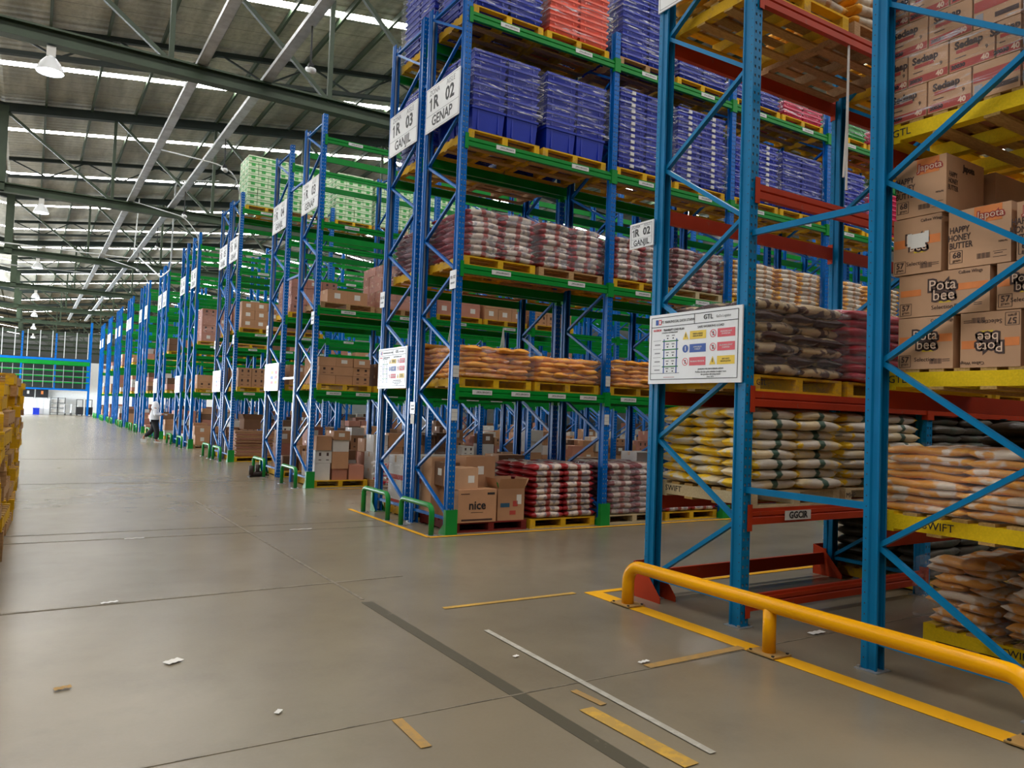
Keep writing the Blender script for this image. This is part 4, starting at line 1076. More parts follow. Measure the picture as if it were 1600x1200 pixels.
big_carton(x0+0.24, gy+0.66, 0.6, 0.34, 0.34, 0.34, 0, 'carton_dark', 'dark carton under torn film at left of corner pallet', marks=[('paper_label', 'L', 0, 0.2, 0.12, 0.1, 'paper')])
# ---- G rear half
RSPEC = [(4, 0, 'totes', 'tote_blue', 12, 0.1, 'royal blue crate'), (4, 1, 'totes', 'tote_blue', 12, 0.1, 'royal blue crate'), (3, 0, 'totes', 'tote_blue', 12, 0.1, 'royal blue crate'), (3, 1, 'totes', 'tote_blue', 12, 0.1, 'royal blue crate'),
         (2, 0, 'sacks', 'sack_rice_dark', 8, 0.085, 'dark-red-ended sack'), (2, 1, 'sacks', 'sack_rice', 8, 0.085, 'red-ended white sack'), (2, 2, 'sacks', 'sack_rice', 6, 0.085, 'red-ended white sack'),
         (1, 0, 'sacks', 'sack_orange', 7, 0.078, 'orange sack'), (1, 1, 'sacks', 'sack_orange', 6, 0.078, 'orange sack'),
         ]
for (l, p, kd, mt, n, h, look) in RSPEC:
    x = px(p); z = lvz(l); pallet(x, GYR, z, 'yellow' if p % 2 == 0 else 'wood', '%s pallet on %s of rear half of first green row, %s from left' % ('yellow' if p % 2 == 0 else 'wooden', LN[l], PORD[p] if p else 'first'))
    place_ = 'rear %s, %s stack, first row' % (LN[l].replace(' beam level', ' level'), PORD[p])
    grp = '%ss on rear %s, %s place' % (look, LN[l], PORD[p])
    if kd == 'totes': top = tote_stack(x, GYR, z+0.14, mt, n, h, look, place_, grp, indiv=False)
    else: top = sack_stack(x, GYR, z+0.14, mt, n, h, look, place_, grp, W_=0.37, indiv=False)
    if p == 0: film(x, GYR, z+0.16, top+0.02, 'clear stretch film around the rear %ss on %s' % (look, LN[l]), sx=1.24, sy=1.2)
pallet(px(0), GYR, 0, 'yellow', 'yellow pallet on ground behind the corner cartons')
carton_stack(px(0), GYR, 0.14, 2, 2, 2, 0.55, 0.52, 0.4, 'carton_white', 'white carton in film', 'rear corner of first green row', 'white film-wrapped cartons at rear corner', styles=(3, 0))
film(px(0), GYR, 0.16, 0.98, 'clear film around white cartons behind first row corner', sx=1.2, sy=1.12)

# ---- near rack A (white sugar sacks, dark and crimson sacks)
AY = 4.96; BY = 2.70
def ax(p): return AX + (p//2)*W + (0.68 if p % 2 == 0 else 1.97)
AZ = [l+0.066 for l in AL]
for p in range(4):
    o = pallet(ax(p), AY, AZ[0], 'pale' if p < 2 else 'yellow', ['pale yellow pallet lettered SWIFT under sugar sacks', 'pale pallet lettered MHP under sugar sacks', 'yellow pallet under third stack on low orange beams', 'yellow pallet under fourth stack on low orange beams'][p])
    if p == 0: text('SWIFT', 0.075, o, (-0.6015, 0.36, 0.075), '-X', 'ink')
    if p == 1: text('MHP', 0.07, o, (-0.52, -0.5515, 0.075), '-Y', 'ink')
    sack_stack(ax(p), AY, AZ[0]+0.14, 'sack_sugar' if p < 2 else 'sack_dark', 8, 0.086, 'white yellow-ended sack' if p < 2 else 'dark olive sack', '%s stack, lowest beams, near rack' % PORD[p], 'sugar sacks in %s stack of near rack' % PORD[p], W_=0.40, L_=0.62, jit=0.035, indiv=p < 2)
# small second tier board for MHP pallet's front face at the frame
for p, (mt, look, n) in enumerate([('sack_camo', 'brown blotched sack', 7), ('sack_crimson', 'crimson glossy sack', 8), ('sack_dark', 'dark olive sack', 7), ('sack_dark', 'dark olive sack', 7)]):
    o = pallet(ax(p), AY, AZ[1], 'yellow', 'yellow pallet on waist-high orange beams of near rack, %s from left' % (PORD[p] if p else 'first'))
    if p == 0: text('GTL', 0.07, o, (-0.5, -0.5515, 0.075), '-Y', 'ink')
    h = 0.092 if n == 7 else 0.085
    top = sack_stack(ax(p), AY, AZ[1]+0.14, mt, n, h, look, '%s stack, chest-high beams, near rack' % PORD[p], '%ss in %s stack of near rack' % (look, PORD[p]), W_=0.4, L_=0.62, cross=(p == 0), jit=0.03, indiv=p < 2)
    if p < 2: film(ax(p), AY, AZ[1]+0.16, top+0.02, 'clear film around the %ss in near rack' % look, sx=1.26, sy=1.22)
for p in range(4):
    pallet(ax(p), AY, AZ[3], 'yellow' if p != 1 else 'wood', '%s pallet seen from below on highest orange beams, %s from left' % ('yellow' if p != 1 else 'wooden', PORD[p] if p else 'first'))
    sack_stack(ax(p), AY, AZ[3]+0.14, 'sack_yellow_white', 3, 0.1, 'yellow-ended pale sack', '%s stack, highest beams, near rack' % PORD[p], '', W_=0.4, indiv=False)
for p in (2, 3):
    pallet(ax(p), AY, 0, 'yellow', 'yellow pallet on floor inside near rack, %s from left' % PORD[p])
    sack_stack(ax(p), AY, 0.14, 'sack_dark', 6, 0.1, 'dark olive sack', '%s stack on floor, near rack' % PORD[p], '', W_=0.4, indiv=False)
# ---- near rack B (right edge)
o = pallet(6.76, 2.95, 0.0, 'bright', 'yellow pallet on floor deep inside right-edge rack')
text('SWIFT', 0.075, o, (-0.6015, -0.15, 0.07), '-X', 'ink')
sack_stack(6.76, 2.95, 0.14, 'sack_citrus', 8, 0.066, 'orange and white sack', 'floor stack, right-edge rack', 'orange and white sacks in floor stack', W_=0.30, L_=0.46, jit=0.045, cross=True, nxy=(2, 4), sx=1.1)
film(6.76, 2.95, 0.16, 0.7, 'clear film over orange and white sacks on floor pallet', sx=1.28, sy=1.22)
o = pallet(ax(0), BY, AZ[0], 'bright', 'bright yellow pallet on low orange beams at right edge')
text('SWIFT', 0.075, o, (-0.6015, 0.14, 0.07), '-X', 'ink')
top = sack_stack(ax(0), BY, AZ[0]+0.14, 'sack_citrus', 8, 0.056, 'orange and white sack', 'low-beam stack, right-edge rack', 'orange and white sacks in low-beam stack', W_=0.38, L_=0.62, jit=0.02, rot90=True)
film(ax(0), BY, AZ[0]+0.15, top+0.02, 'clear film over orange and white sacks on low orange beams', sx=1.26, sy=1.2)
pallet(ax(1), BY, AZ[0], 'yellow', 'yellow pallet behind the citrus-coloured sacks on low beams')
sack_stack(ax(1), BY, AZ[0]+0.14, 'sack_dark', 7, 0.09, 'dark olive sack', 'low beams, right-edge rack', '', W_=0.38, indiv=False)
o = pallet(ax(0), BY, AZ[1], 'bright', 'bright yellow pallet under printed snack cartons')
text('GTL', 0.075, o, (-0.6015, 0.44, 0.07), '-X', 'ink')
o = pallet(ax(0), BY, AZ[2], 'bright', 'bright yellow pallet high at right edge under red-banded cartons')
text('GTL', 0.075, o, (-0.6015, 0.44, 0.07), '-X', 'ink')
pallet(ax(1), BY, AZ[2], 'yellow', 'second yellow pallet high in right-edge rack, seen from below')
def snack(y0, y1, z0, z1, kind, lb, x0=5.1, depth=0.42, flip=False, jitter=0.0, paper=False, side=False):
    """printed carton; its long printed side faces -X, between y0 (near) and y1 (far)"""
    y0, y1 = y0*1.026, y1*1.026
    w_ = depth; d_ = y1-y0-0.012; h = z1-z0-0.006
    o = ob('snack_carton', None, loc=(x0+w_/2, (y0+y1)/2, z0), rot=(0, 0, jitter), label=lb, cat='box')
    b = MB(); b.box(-w_/2, -d_/2, 0, w_/2, d_/2, h, 'carton_light'); b.box(-w_/2, -0.03, h, w_/2, 0.03, h+0.001, 'tape_brown')
    ob('carton_body', b.mesh('carton_body'), o)
    X = -w_/2-0.0012; s = -1 if flip else 1; rl = math.pi if flip else 0.0
    def P(u, v): return (X-0.0006, -u*s, (h/2)+(v*s))      # u right, v up from the centre
    def bar(u, v, su, sv, m, nm='printed_band'):
        k = MB(); c = P(u, v); k.cbox((X+0.0004, c[1], c[2]), (0.0012, su, sv), m); ob(nm, k.mesh(nm), o)
    def tx(t, sz, u, v, m='ink_brown', sx=1.0, bold=0.0, nm='printed_text'): text(t, sz, o, P(u, v), '-X', m, nm, sx, rl, bold)
    if kind == 'bee':
        bar(-d_*0.36, 0.02, d_*0.24, h*0.15, 'print_orange'); bar(d_*0.31, 0.03, d_*0.34, h*0.15, 'print_orange')
        f = min(d_/0.42, h/0.30, 1.15)
        tx('Pota', 0.105*f, 0.0, 0.055*f, 'ink_brown', 1.0, 0.013); tx('bee', 0.105*f, 0.01, -0.015*f, 'ink_brown', 1.0, 0.013)
        text('Pota', 0.105*f, o, (X-0.0022, P(0, 0)[1], h/2+s*0.055*f), '-X', 'print_light', 'printed_text', 1.0, rl, 0.0)
        text('bee', 0.105*f, o, (X-0.0022, -0.01*s, h/2-s*0.015*f), '-X', 'print_light', 'printed_text', 1.0, rl, 0.0)
        bar(0.02, -0.06*f, 0.08, 0.012, 'print_yellow'); tx('Selection', 0.04, 0.0, -h*0.32, 'ink_brown', 1.0)
        tx('57', 0.055, -d_/2+0.05, -h/2+0.065, 'ink_brown', 1, 0.001); tx('gram', 0.026, -d_/2+0.05, -h/2+0.035, 'ink_brown')
        [bar(d_*0.2-0.04+q*0.0085, -h/2+0.05, 0.005 if q % 3 else 0.003, 0.035, 'ink_brown', 'barcode_print') for q in range(10)]; bar(d_*0.38, -h/2+0.05, 0.05, 0.004, 'ink_brown'); bar(d_*0.38, -h/2+0.062, 0.05, 0.004, 'ink_brown')
        tx('Cuttlefish Wings' if False else 'Calbee Wings', 0.03, d_*0.3, h*0.42, 'ink_brown', 0.9)
    elif kind == 'japota':
        bar(d_*0.14, h*0.36, d_*0.44, h*0.27, 'print_orange')
        tx('Japota', 0.066, d_*0.18, h*0.34, 'ink_red', 1.0, 0.007); text('Japota', 0.066, o, (X-0.0022, -d_*0.18*s, h/2+s*h*0.34), '-X', 'print_light', 'printed_text', 1.0, rl, 0.0)
        for i, t in enumerate(('HAPPY', 'HONEY', 'BUTTER')): tx(t, 0.058, -d_*0.32+(0.01 if i == 2 else 0), h*0.16-i*0.052, 'ink_brown', 0.72, 0.001)
        tx('68', 0.055, -d_/2+0.055, -h/2+0.085, 'ink_brown', 1, 0.001); tx('gram', 0.026, -d_/2+0.055, -h/2+0.052, 'ink_brown')
        [bar(d_*0.08-0.04+q*0.0085, -h/2+0.06, 0.005 if q % 3 else 0.003, 0.035, 'ink_brown', 'barcode_print') for q in range(10)]; [bar(d_*0.33, -h/2+0.06+q, 0.08, 0.0025, 'ink_brown') for q in (-0.018, 0.018)]; bar(d_*0.31, -h/2+0.065, 0.05, 0.004, 'ink_brown')
        tx('HALAL', 0.018, d_*0.38, -h*0.14, 'ink_brown')
    if kind == 'japota' and side:
        text('Japota', 0.06, o, (0.04, -d_/2-0.002, h*0.84), '-Y', 'ink_brown', bold=0.003)
        for i, t in enumerate(('HAPPY', 'HONEY', 'BUTTER')): text(t, 0.05, o, (-w_*0.33, -d_/2-0.002, h*0.66-i*0.046), '-Y', 'ink_brown', sx=0.72)
    if kind in ('bee', 'japota'):
        k = MB(); u0 = -d_/2+0.05; v0 = -h/2+(0.055 if kind == 'bee' else 0.075); a = 0.04
        for (du, dv, su, sv) in ((0, a, 2*a, 0.003), (0, -a, 2*a, 0.003), (a, 0, 0.003, 2*a), (-a, 0, 0.003, 2*a)):
            c = P(u0+du, v0+dv); k.cbox((X+0.0004, c[1], c[2]), (0.0012, su, sv), 'ink_brown')
        ob('printed_frame', k.mesh('printed_frame'), o)
    if kind == 'noodle':
        bar(0, -h*0.36, d_*0.98, h*0.22, 'print_red'); bar(-d_*0.1, h*0.06, d_*0.5, h*0.10, 'print_red'); tx('Sedaap', 0.068, -0.02, h*0.24, 'ink_brown', 0.95, 0.003)
        tx('40', 0.05, d_*0.3, -h*0.36, 'print_light', 1, 0.002); tx('20030', 0.036, -d_*0.3, -h*0.37, 'ink', 1, 0.002); tx('9', 0.04, d_*0.33, -h*0.08, 'ink'); bar(-d_*0.25, -h*0.12, d_*0.25, 0.006, 'ink_brown')
    if kind == 'noodle_side':
        bar(0, h*0.12, d_*0.98, h*0.3, 'print_red'); bar(-d_*0.38, -h*0.25, 0.05, h*0.3, 'ink_grey'); bar(0.06, -h*0.28, d_*0.5, h*0.14, 'ink_brown')
    if paper:
        k = MB(); c = P(0.01, 0.02); k.cbox((X-0.003, c[1], c[2]+0.01), (0.001, 0.10, 0.10), 'paper'); k.cbox((X-0.0035, c[1]+0.06, c[2]+0.02), (0.001, 0.03, 0.09), 'paper'); k.cbox((X-0.0035, c[1]-0.06, c[2]+0.03), (0.001, 0.03, 0.08), 'paper')
        ob('torn_paper', k.mesh('torn_paper'), o)
    return o
z = AZ[1]+0.14
r1, r2, r3, r4 = z, z+0.36, z+0.66, z+1.06
XB = 5.15
snack(2.68, 3.06, r1, r2, 'bee', 'snack carton with chips logo, bottom row left, beside blue post', XB)
snack(2.28, 2.645, r1, r2, 'bee', 'upside-down snack carton in the bottom row at right', XB, flip=True)
snack(2.12, 2.26, r1, r2, 'plain', 'partly hidden carton at bottom right corner of snack pallet', XB)
snack(2.46, 3.06, r2, r3, 'bee', 'long snack carton with large chips logo in second row', XB, depth=0.4)
snack(2.12, 2.43, r2, r3, 'bee', 'snack carton cut off by right edge in second row', XB)
snack(2.76, 3.10, r3, r4, 'bee', 'snack carton with torn white paper over its logo, third row', XB-0.01, paper=True)
snack(2.34, 2.73, r3, r3+0.39, 'japota', 'honey butter carton with orange band, third row middle', XB, depth=0.45)
snack(2.14, 2.32, r3, r3+0.37, 'japota', 'honey butter carton cut off by right edge', XB)
snack(2.74, 3.09, r4, r4+0.40, 'japota', 'honey butter carton topmost beside the near blue post', XB-0.01, depth=0.5, jitter=0.02, side=True)
snack(2.7, 3.16, r4, r4+0.37, 'plain', 'plain brown carton behind topmost honey butter carton', XB+0.56, depth=0.5)
for i, (zz, hh) in enumerate(((r1, 0.36), (r2, 0.30), (r3, 0.4))):
    for j in range(2):
        b = carton_mesh(0.55, 0.5, hh-0.004, 'carton', 0)
        ob('carton', b, loc=(XB+0.75, 2.44+j*0.52, zz), label='plain brown carton behind printed snack cartons, %s row, %s side' % (ORD[i], 'near' if j == 0 else 'far'), cat='box')
z = AZ[2]+0.14
for l in range(4):
    ys = [3.16, 2.88, 2.59, 2.30] if l % 2 == 0 else [3.16, 3.02, 2.74, 2.45, 2.30]
    for j in range(len(ys)-1):
        kd = 'noodle' if j < 2 or l % 2 else 'noodle_side'
        snack(ys[j+1], ys[j], z+l*0.235, z+(l+1)*0.235, kd, 'red-banded carton, %s layer up, %s across, high pallet at right edge' % (ORD[l], PORD[j]), XB, depth=0.38)
    snack(2.10, 2.295, z+l*0.235, z+(l+1)*0.235, 'noodle_side', 'red-banded carton, %s layer up, nearest across, high pallet at right edge' % ORD[l], XB, depth=0.38)
    ob('carton', carton_mesh(0.7, 1.0, 0.233, 'carton_pink', 3), loc=(XB+0.74, 2.70, z+l*0.235), label='red-banded carton, %s layer up, inner part of high right pallet' % ORD[l], cat='box')
film(5.75, 2.70, z+0.02, z+0.96, 'clear stretch film around the red-banded cartons', sx=1.25, sy=1.10)
#=====FAR
# ---- H, I, J rows: cartons, one by one
HYF, HYR = 16.31, 18.69
def cart(row, yc, l, p, c, nx, ny, nz, cw, cd, ch, look, styles=(0, 1, 2, 0), wrap=False, ragged=0.0, pk='yellow', rowname='second', half='front', indiv=None):
    if indiv is None: indiv = row == 'H' and (l, p) in ((1, 0), (2, 0), (2, 1), (1, 1))
    x = px(p); z = lvz(l)
    pallet(x, yc, z, pk, '%s pallet, %s of %s green row, %s half, %s from left' % ('yellow' if pk == 'yellow' else 'wooden', LN[l], rowname, half, PORD[p] if p else 'first'), parts=(row == 'H'))
    top = carton_stack(x, yc, z+0.14, nx, ny, nz, cw, cd, ch, c, look, '%s %s, %s stack, %s row' % (half, LN[l].replace(' beam level', '-level'), PORD[p], rowname), '%ss, %s, %s green row, %s half, place %d' % (look, LN[l], rowname, half, p+1), styles, ragged=ragged, indiv=indiv)
    if wrap: film(x, yc, z+0.16, top+0.01, 'clear film, %s %s, %s green row, %s from left' % (half, LN[l], rowname, PORD[p] if p else 'first'), sx=nx*cw+0.05, sy=ny*cd+0.05)
cart('H', HYF, 1, 0, 'carton', 3, 2, 3, 0.38, 0.5, 0.19, 'brown carton', ragged=0.2)
cart('H', HYF, 1, 1, 'carton_dark', 2, 2, 2, 0.5, 0.5, 0.25, 'dark brown carton', ragged=0.3)
cart('H', HYF, 1, 2, 'carton', 3, 2, 3, 0.38, 0.5, 0.19, 'brown carton')
cart('H', HYF, 1, 3, 'carton_pink', 3, 2, 3, 0.38, 0.5, 0.2, 'pinkish carton', wrap=True)
cart('H', HYF, 2, 0, 'carton', 2, 2, 1, 0.45, 0.5, 0.28, 'brown carton with paper slip', styles=(1,), pk='wood')
cart('H', HYF, 2, 1, 'carton_pink', 3, 3, 5, 0.36, 0.36, 0.19, 'pinkish carton', wrap=True, pk='wood')
cart('H', HYF, 2, 2, 'carton_pink', 3, 2, 2, 0.38, 0.5, 0.28, 'pinkish carton', styles=(1, 0))
cart('H', HYF, 2, 3, 'carton', 3, 2, 2, 0.38, 0.5, 0.28, 'brown carton', styles=(1, 2))
cart('H', HYF, 2, 4, 'carton', 3, 2, 2, 0.38, 0.5, 0.28, 'brown carton', styles=(2,))
cart('H', HYR, 2, 0, 'carton_pink', 3, 3, 4, 0.37, 0.36, 0.2, 'pinkish carton', wrap=True, half='rear')
cart('H', HYR, 2, 1, 'carton', 3, 2, 3, 0.37, 0.5, 0.2, 'brown carton', half='rear', ragged=0.3)
cart('H', HYR, 1, 0, 'carton', 2, 2, 2, 0.5, 0.5, 0.24, 'brown carton', half='rear', ragged=0.2)
cart('H', HYR, 1, 1, 'carton_dark', 3, 2, 2, 0.38, 0.5, 0.24, 'dark brown carton', half='rear')
IYF, IYR = 23.62, 25.07
for p in range(6):
    cart('I', IYF, 4, p, 'pack_green', 4, 3, 8, 0.29, 0.37, 0.185, 'green and white pack', styles=(4,), rowname='third', pk='wood' if p % 2 else 'yellow', indiv=p < 2)
cart('I', IYF, 1, 0, 'carton', 3, 2, 2, 0.38, 0.5, 0.28, 'crest-marked carton', styles=(2,), rowname='third')
cart('I', IYF, 1, 1, 'carton_pink', 3, 2, 3, 0.38, 0.5, 0.2, 'pinkish carton', rowname='third')
cart('I', IYF, 2, 0, 'carton', 3, 2, 3, 0.38, 0.5, 0.26, 'brown carton with paper slip', styles=(1,), rowname='third')
cart('I', IYF, 2, 1, 'carton_dark', 2, 2, 2, 0.5, 0.5, 0.3, 'dark brown carton', rowname='third')
cart('I', IYR, 2, 0, 'carton_pink', 2, 2, 3, 0.55, 0.5, 0.28, 'pinkish carton', wrap=True, rowname='third', half='rear')
cart('I', IYR, 1, 0, 'carton', 2, 2, 2, 0.55, 0.5, 0.3, 'brown carton', rowname='third', half='rear')
JYF = 30.15
cart('J', JYF, 1, 0, 'carton', 2, 2, 2, 0.55, 0.5, 0.25, 'brown carton', rowname='fourth')
cart('J', JYF, 1, 1, 'carton_pink', 2, 2, 2, 0.55, 0.5, 0.3, 'pinkish carton', rowname='fourth')
cart('J', JYF, 2, 0, 'carton_pink', 2, 2, 4, 0.5, 0.5, 0.3, 'pinkish carton', wrap=True, rowname='fourth')
cart('J', JYF, 2, 1, 'carton', 2, 2, 3, 0.5, 0.5, 0.25, 'brown carton', rowname='fourth')
# ground piles for H, I, J rows
LBQ = set()
def pile(yc, rowname, half, p, detail=True):
    items = []
    x = px(p); pallet(x, yc, 0, 'yellow' if random.random() < 0.6 else 'wood', '%s ground pallet of %s green row, %s half, %s from left' % ('worn', rowname, half, PORD[p] if p else 'first'), parts=False)
    zs = {}
    n = 0
    for ix in range(3 if detail else 2):
        for iy in range(2):
            z = 0.14; w_ = 0.37 if detail else 0.55
            for l in range(random.randint(1, 4) if detail else random.randint(1, 3)):
                h = random.uniform(0.18, 0.4); c = random.choice(['carton', 'carton', 'carton_pink', 'carton_dark', 'carton_white'])
                if z+h > 1.35: break
                me = carton_mesh(w_*random.choice((0.9, 0.98)), 0.5*random.choice((0.85, 0.98)), round(h, 2), c, random.choice((0, 1, 2, 0))); a = random.uniform(-0.06, 0.06); dx = (ix-(1 if detail else 0.5))*w_; dy = (iy-0.5)*0.52
                if detail and half == 'front' and p < 4: ob('carton', me, loc=(x+dx, yc+dy, z), rot=(0, 0, a), label='%s carton, %s in its column, %s %s, %s ground pile, %s row' % ({'carton': 'brown', 'carton_pink': 'pinkish', 'carton_dark': 'dark', 'carton_white': 'white'}[c], ORD[l], 'front' if iy == 0 else 'rear', ('left', 'middle', 'right')[ix], PORD[p], rowname), cat='box', group='loose cartons on ground of %s green row' % rowname)
                else: items.append((me, place(dx, dy, z, 0, 0, a)))
                z += round(h, 2)
    if items: ob('cartons', joined('cartons', items), loc=(x, yc, 0), label='loose cartons heaped on %s ground pallet, %s green row, %s half' % (PORD[p], rowname, half), cat='boxes', kind='stuff')

for p in range(0, 11): pile(HYF, 'second', 'front', p)
for p in range(0, 8): pile(HYR, 'second', 'rear', p)
for p in range(4): pile(GYR, 'first', 'rear', p+1, False)
for p in range(5, 11): pile(GYR, 'first', 'rear', p, False)
for p in range(1, 13): pile(IYF, 'third', 'front', p, False)
pile(IYR, 'third', 'rear', 0, False)
for p in range(0, 14): pile(JYF, 'fourth', 'front', p, False)
# flattened cardboard bundle at I ground
pallet(px(0), IYF, 0, 'yellow', 'yellow pallet under flattened cardboard bundle, third green row')
b = MB()
for i in range(18):
    w_ = random.uniform(0.5, 0.58); b.box(-w_, -random.uniform(0.44, 0.5), 0.14+i*0.042, w_, 0.45, 0.14+i*0.042+0.03, 'carton' if i % 3 else 'carton_pink')
ob('cardboard_bundle', b.mesh('cardboard_bundle'), loc=(px(0), IYF, 0), label='tall bundle of flattened cardboard on ground pallet, third green row', cat='cardboard', kind='stuff')
o = big_carton(px(0)-0.05, IYF, 0.93, 0.5, 0.4, 0.3, 0.1, 'carton_dark', 'open dark carton on top of flattened cardboard bundle', flaps=True)
# clear bag with red and white packs on H ground
def bag():
    b = MB(); prof = [(0.02, 0.95), (0.06, 0.8), (0.2, 0.62), (0.27, 0.35), (0.25, 0.12), (0.12, 0.0), (0.0, 0.0)]
    b.lathe(prof, 'film', 14); o = ob('plastic_bag', None, loc=(6.5, 15.3, 0.0), label='clear bag of red and white packs standing before second green row', cat='bag')
    ob('bag_skin', b.mesh('bag_skin', True), o)
    k = MB()
    for i in range(60):
        a = random.uniform(0, 6.28); r_ = random.uniform(0.02, 0.2); z = random.uniform(0.08, 0.6)
        k.cbox((r_*math.cos(a), r_*math.sin(a), z), (0.09, 0.05, 0.03), 'tote_red' if i % 3 else 'white', Matrix.Rotation(random.uniform(-0.5, 0.5), 4, 'Y'))
    ob('packs', k.mesh('packs'), o)['kind'] = 'stuff'
bag()
# K and farther rows: loads too far to pick apart
def far_loads():
    rows = ROWS[3:]
    for ri, (r, y1, y2, y3, y4) in enumerate(rows):
        b = MB()
        for yc, half in (((y1+y2)/2, 0), ((y3+y4)/2, 1)):
            if r == 'J' and half == 0: continue
            for l in range(0, 3):
                for p in range(2*NB[r]):
                    if random.random() < (0.12 if l < 2 else 0.3): continue
                    z = lvz(l); x = px(p)
                    for q in (-0.5, 0, 0.5): b.cbox((x+q, yc, z+0.07), (0.1, 1.1, 0.14), 'wood_yellow')
                    b.cbox((x, yc, z+0.13), (1.2, 1.1, 0.02), 'wood_yellow')
                    n = random.randint(1, 4); h = random.uniform(0.22, 0.33)
                    for k in range(n):
                        for ix in range(2):
                            for iy in range(2):
                                if k == n-1 and random.random() < 0.3: continue
                                b.cbox((x+(ix-0.5)*0.56, yc+(iy-0.5)*0.52, z+0.14+h*(k+0.5)), (0.53, 0.49, h-0.01), random.choice(['carton', 'carton_pink', 'carton_pink', 'carton_dark', 'carton_white']))
        ob('pallet_loads', b.mesh('pallet_loads'), label='distant pallets of assorted cartons in the %s green row' % RN[ri+3], cat='boxes', kind='stuff')
far_loads()
# ---- left yellow pallet stacks
def left_stacks():
    ys = [7.95, 9.2, 10.45, 11.7, 12.95, 14.2, 15.45, 16.7, 17.95, 19.2, 20.45]
    hs = [11, 12, 13, 14, 13, 14, 13, 14, 14, 13, 14]
    for i, (y, n) in enumerate(zip(ys, hs)):
        for k in range(n):
            kd = random.choice(['yellow', 'yellow', 'wood', 'yellow', 'wood'])
            pallet(-0.78+random.uniform(-0.05, 0.05) + (0.04 if i > 3 else 0), y+random.uniform(-0.05, 0.05), k*0.14, kd, '%s pallet, %s from floor, %s stack from camera at left edge' % ({'yellow': 'yellow', 'wood': 'bare wooden', 'bright': 'bright yellow'}[kd], ORD[k], PORD[i] if 0 < i < 10 else ('nearest' if i == 0 else 'last')), parts=i < 3, rz=random.uniform(-0.04, 0.04), group='pallets stacked along the left edge')
left_stacks()
# ---- lamps, trays, conduits
def lamp(x, y, zb, lb):
    o = ob('high_bay_lamp', None, loc=(x, y, zb), label=lb, cat='lamp')
    b = MB(); b.lathe([(0.24, 0.0), (0.235, 0.05), (0.18, 0.18), (0.10, 0.28), (0.085, 0.30)], 'lamp_white', 24); ob('reflector', b.mesh('reflector', True), o)
    b = MB(); b.lathe([(0.0, 0.02), (0.225, 0.02)], 'lamp_glow', 24); ob('bulb_glass', b.mesh('bulb_glass'), o)
    b = MB(); b.box(-0.08, -0.08, 0.30, 0.08, 0.08, 0.50, 'off_white'); ob('ballast_box', b.mesh('ballast_box'), o)
    b = MB(); b.tube([(0, 0, 0.5), (0, 0, 8.56-zb)], 0.012, 'wire_dark', 6); ob('hanger', b.mesh('hanger'), o)
for k in range(7):
    lamp(0.03, T0+S*k, 8.03, 'lit white high bay lamp, %s of the line over the aisle' % (['nearest', 'second', 'third', 'fourth', 'fifth', 'sixth', 'seventh'][k]))
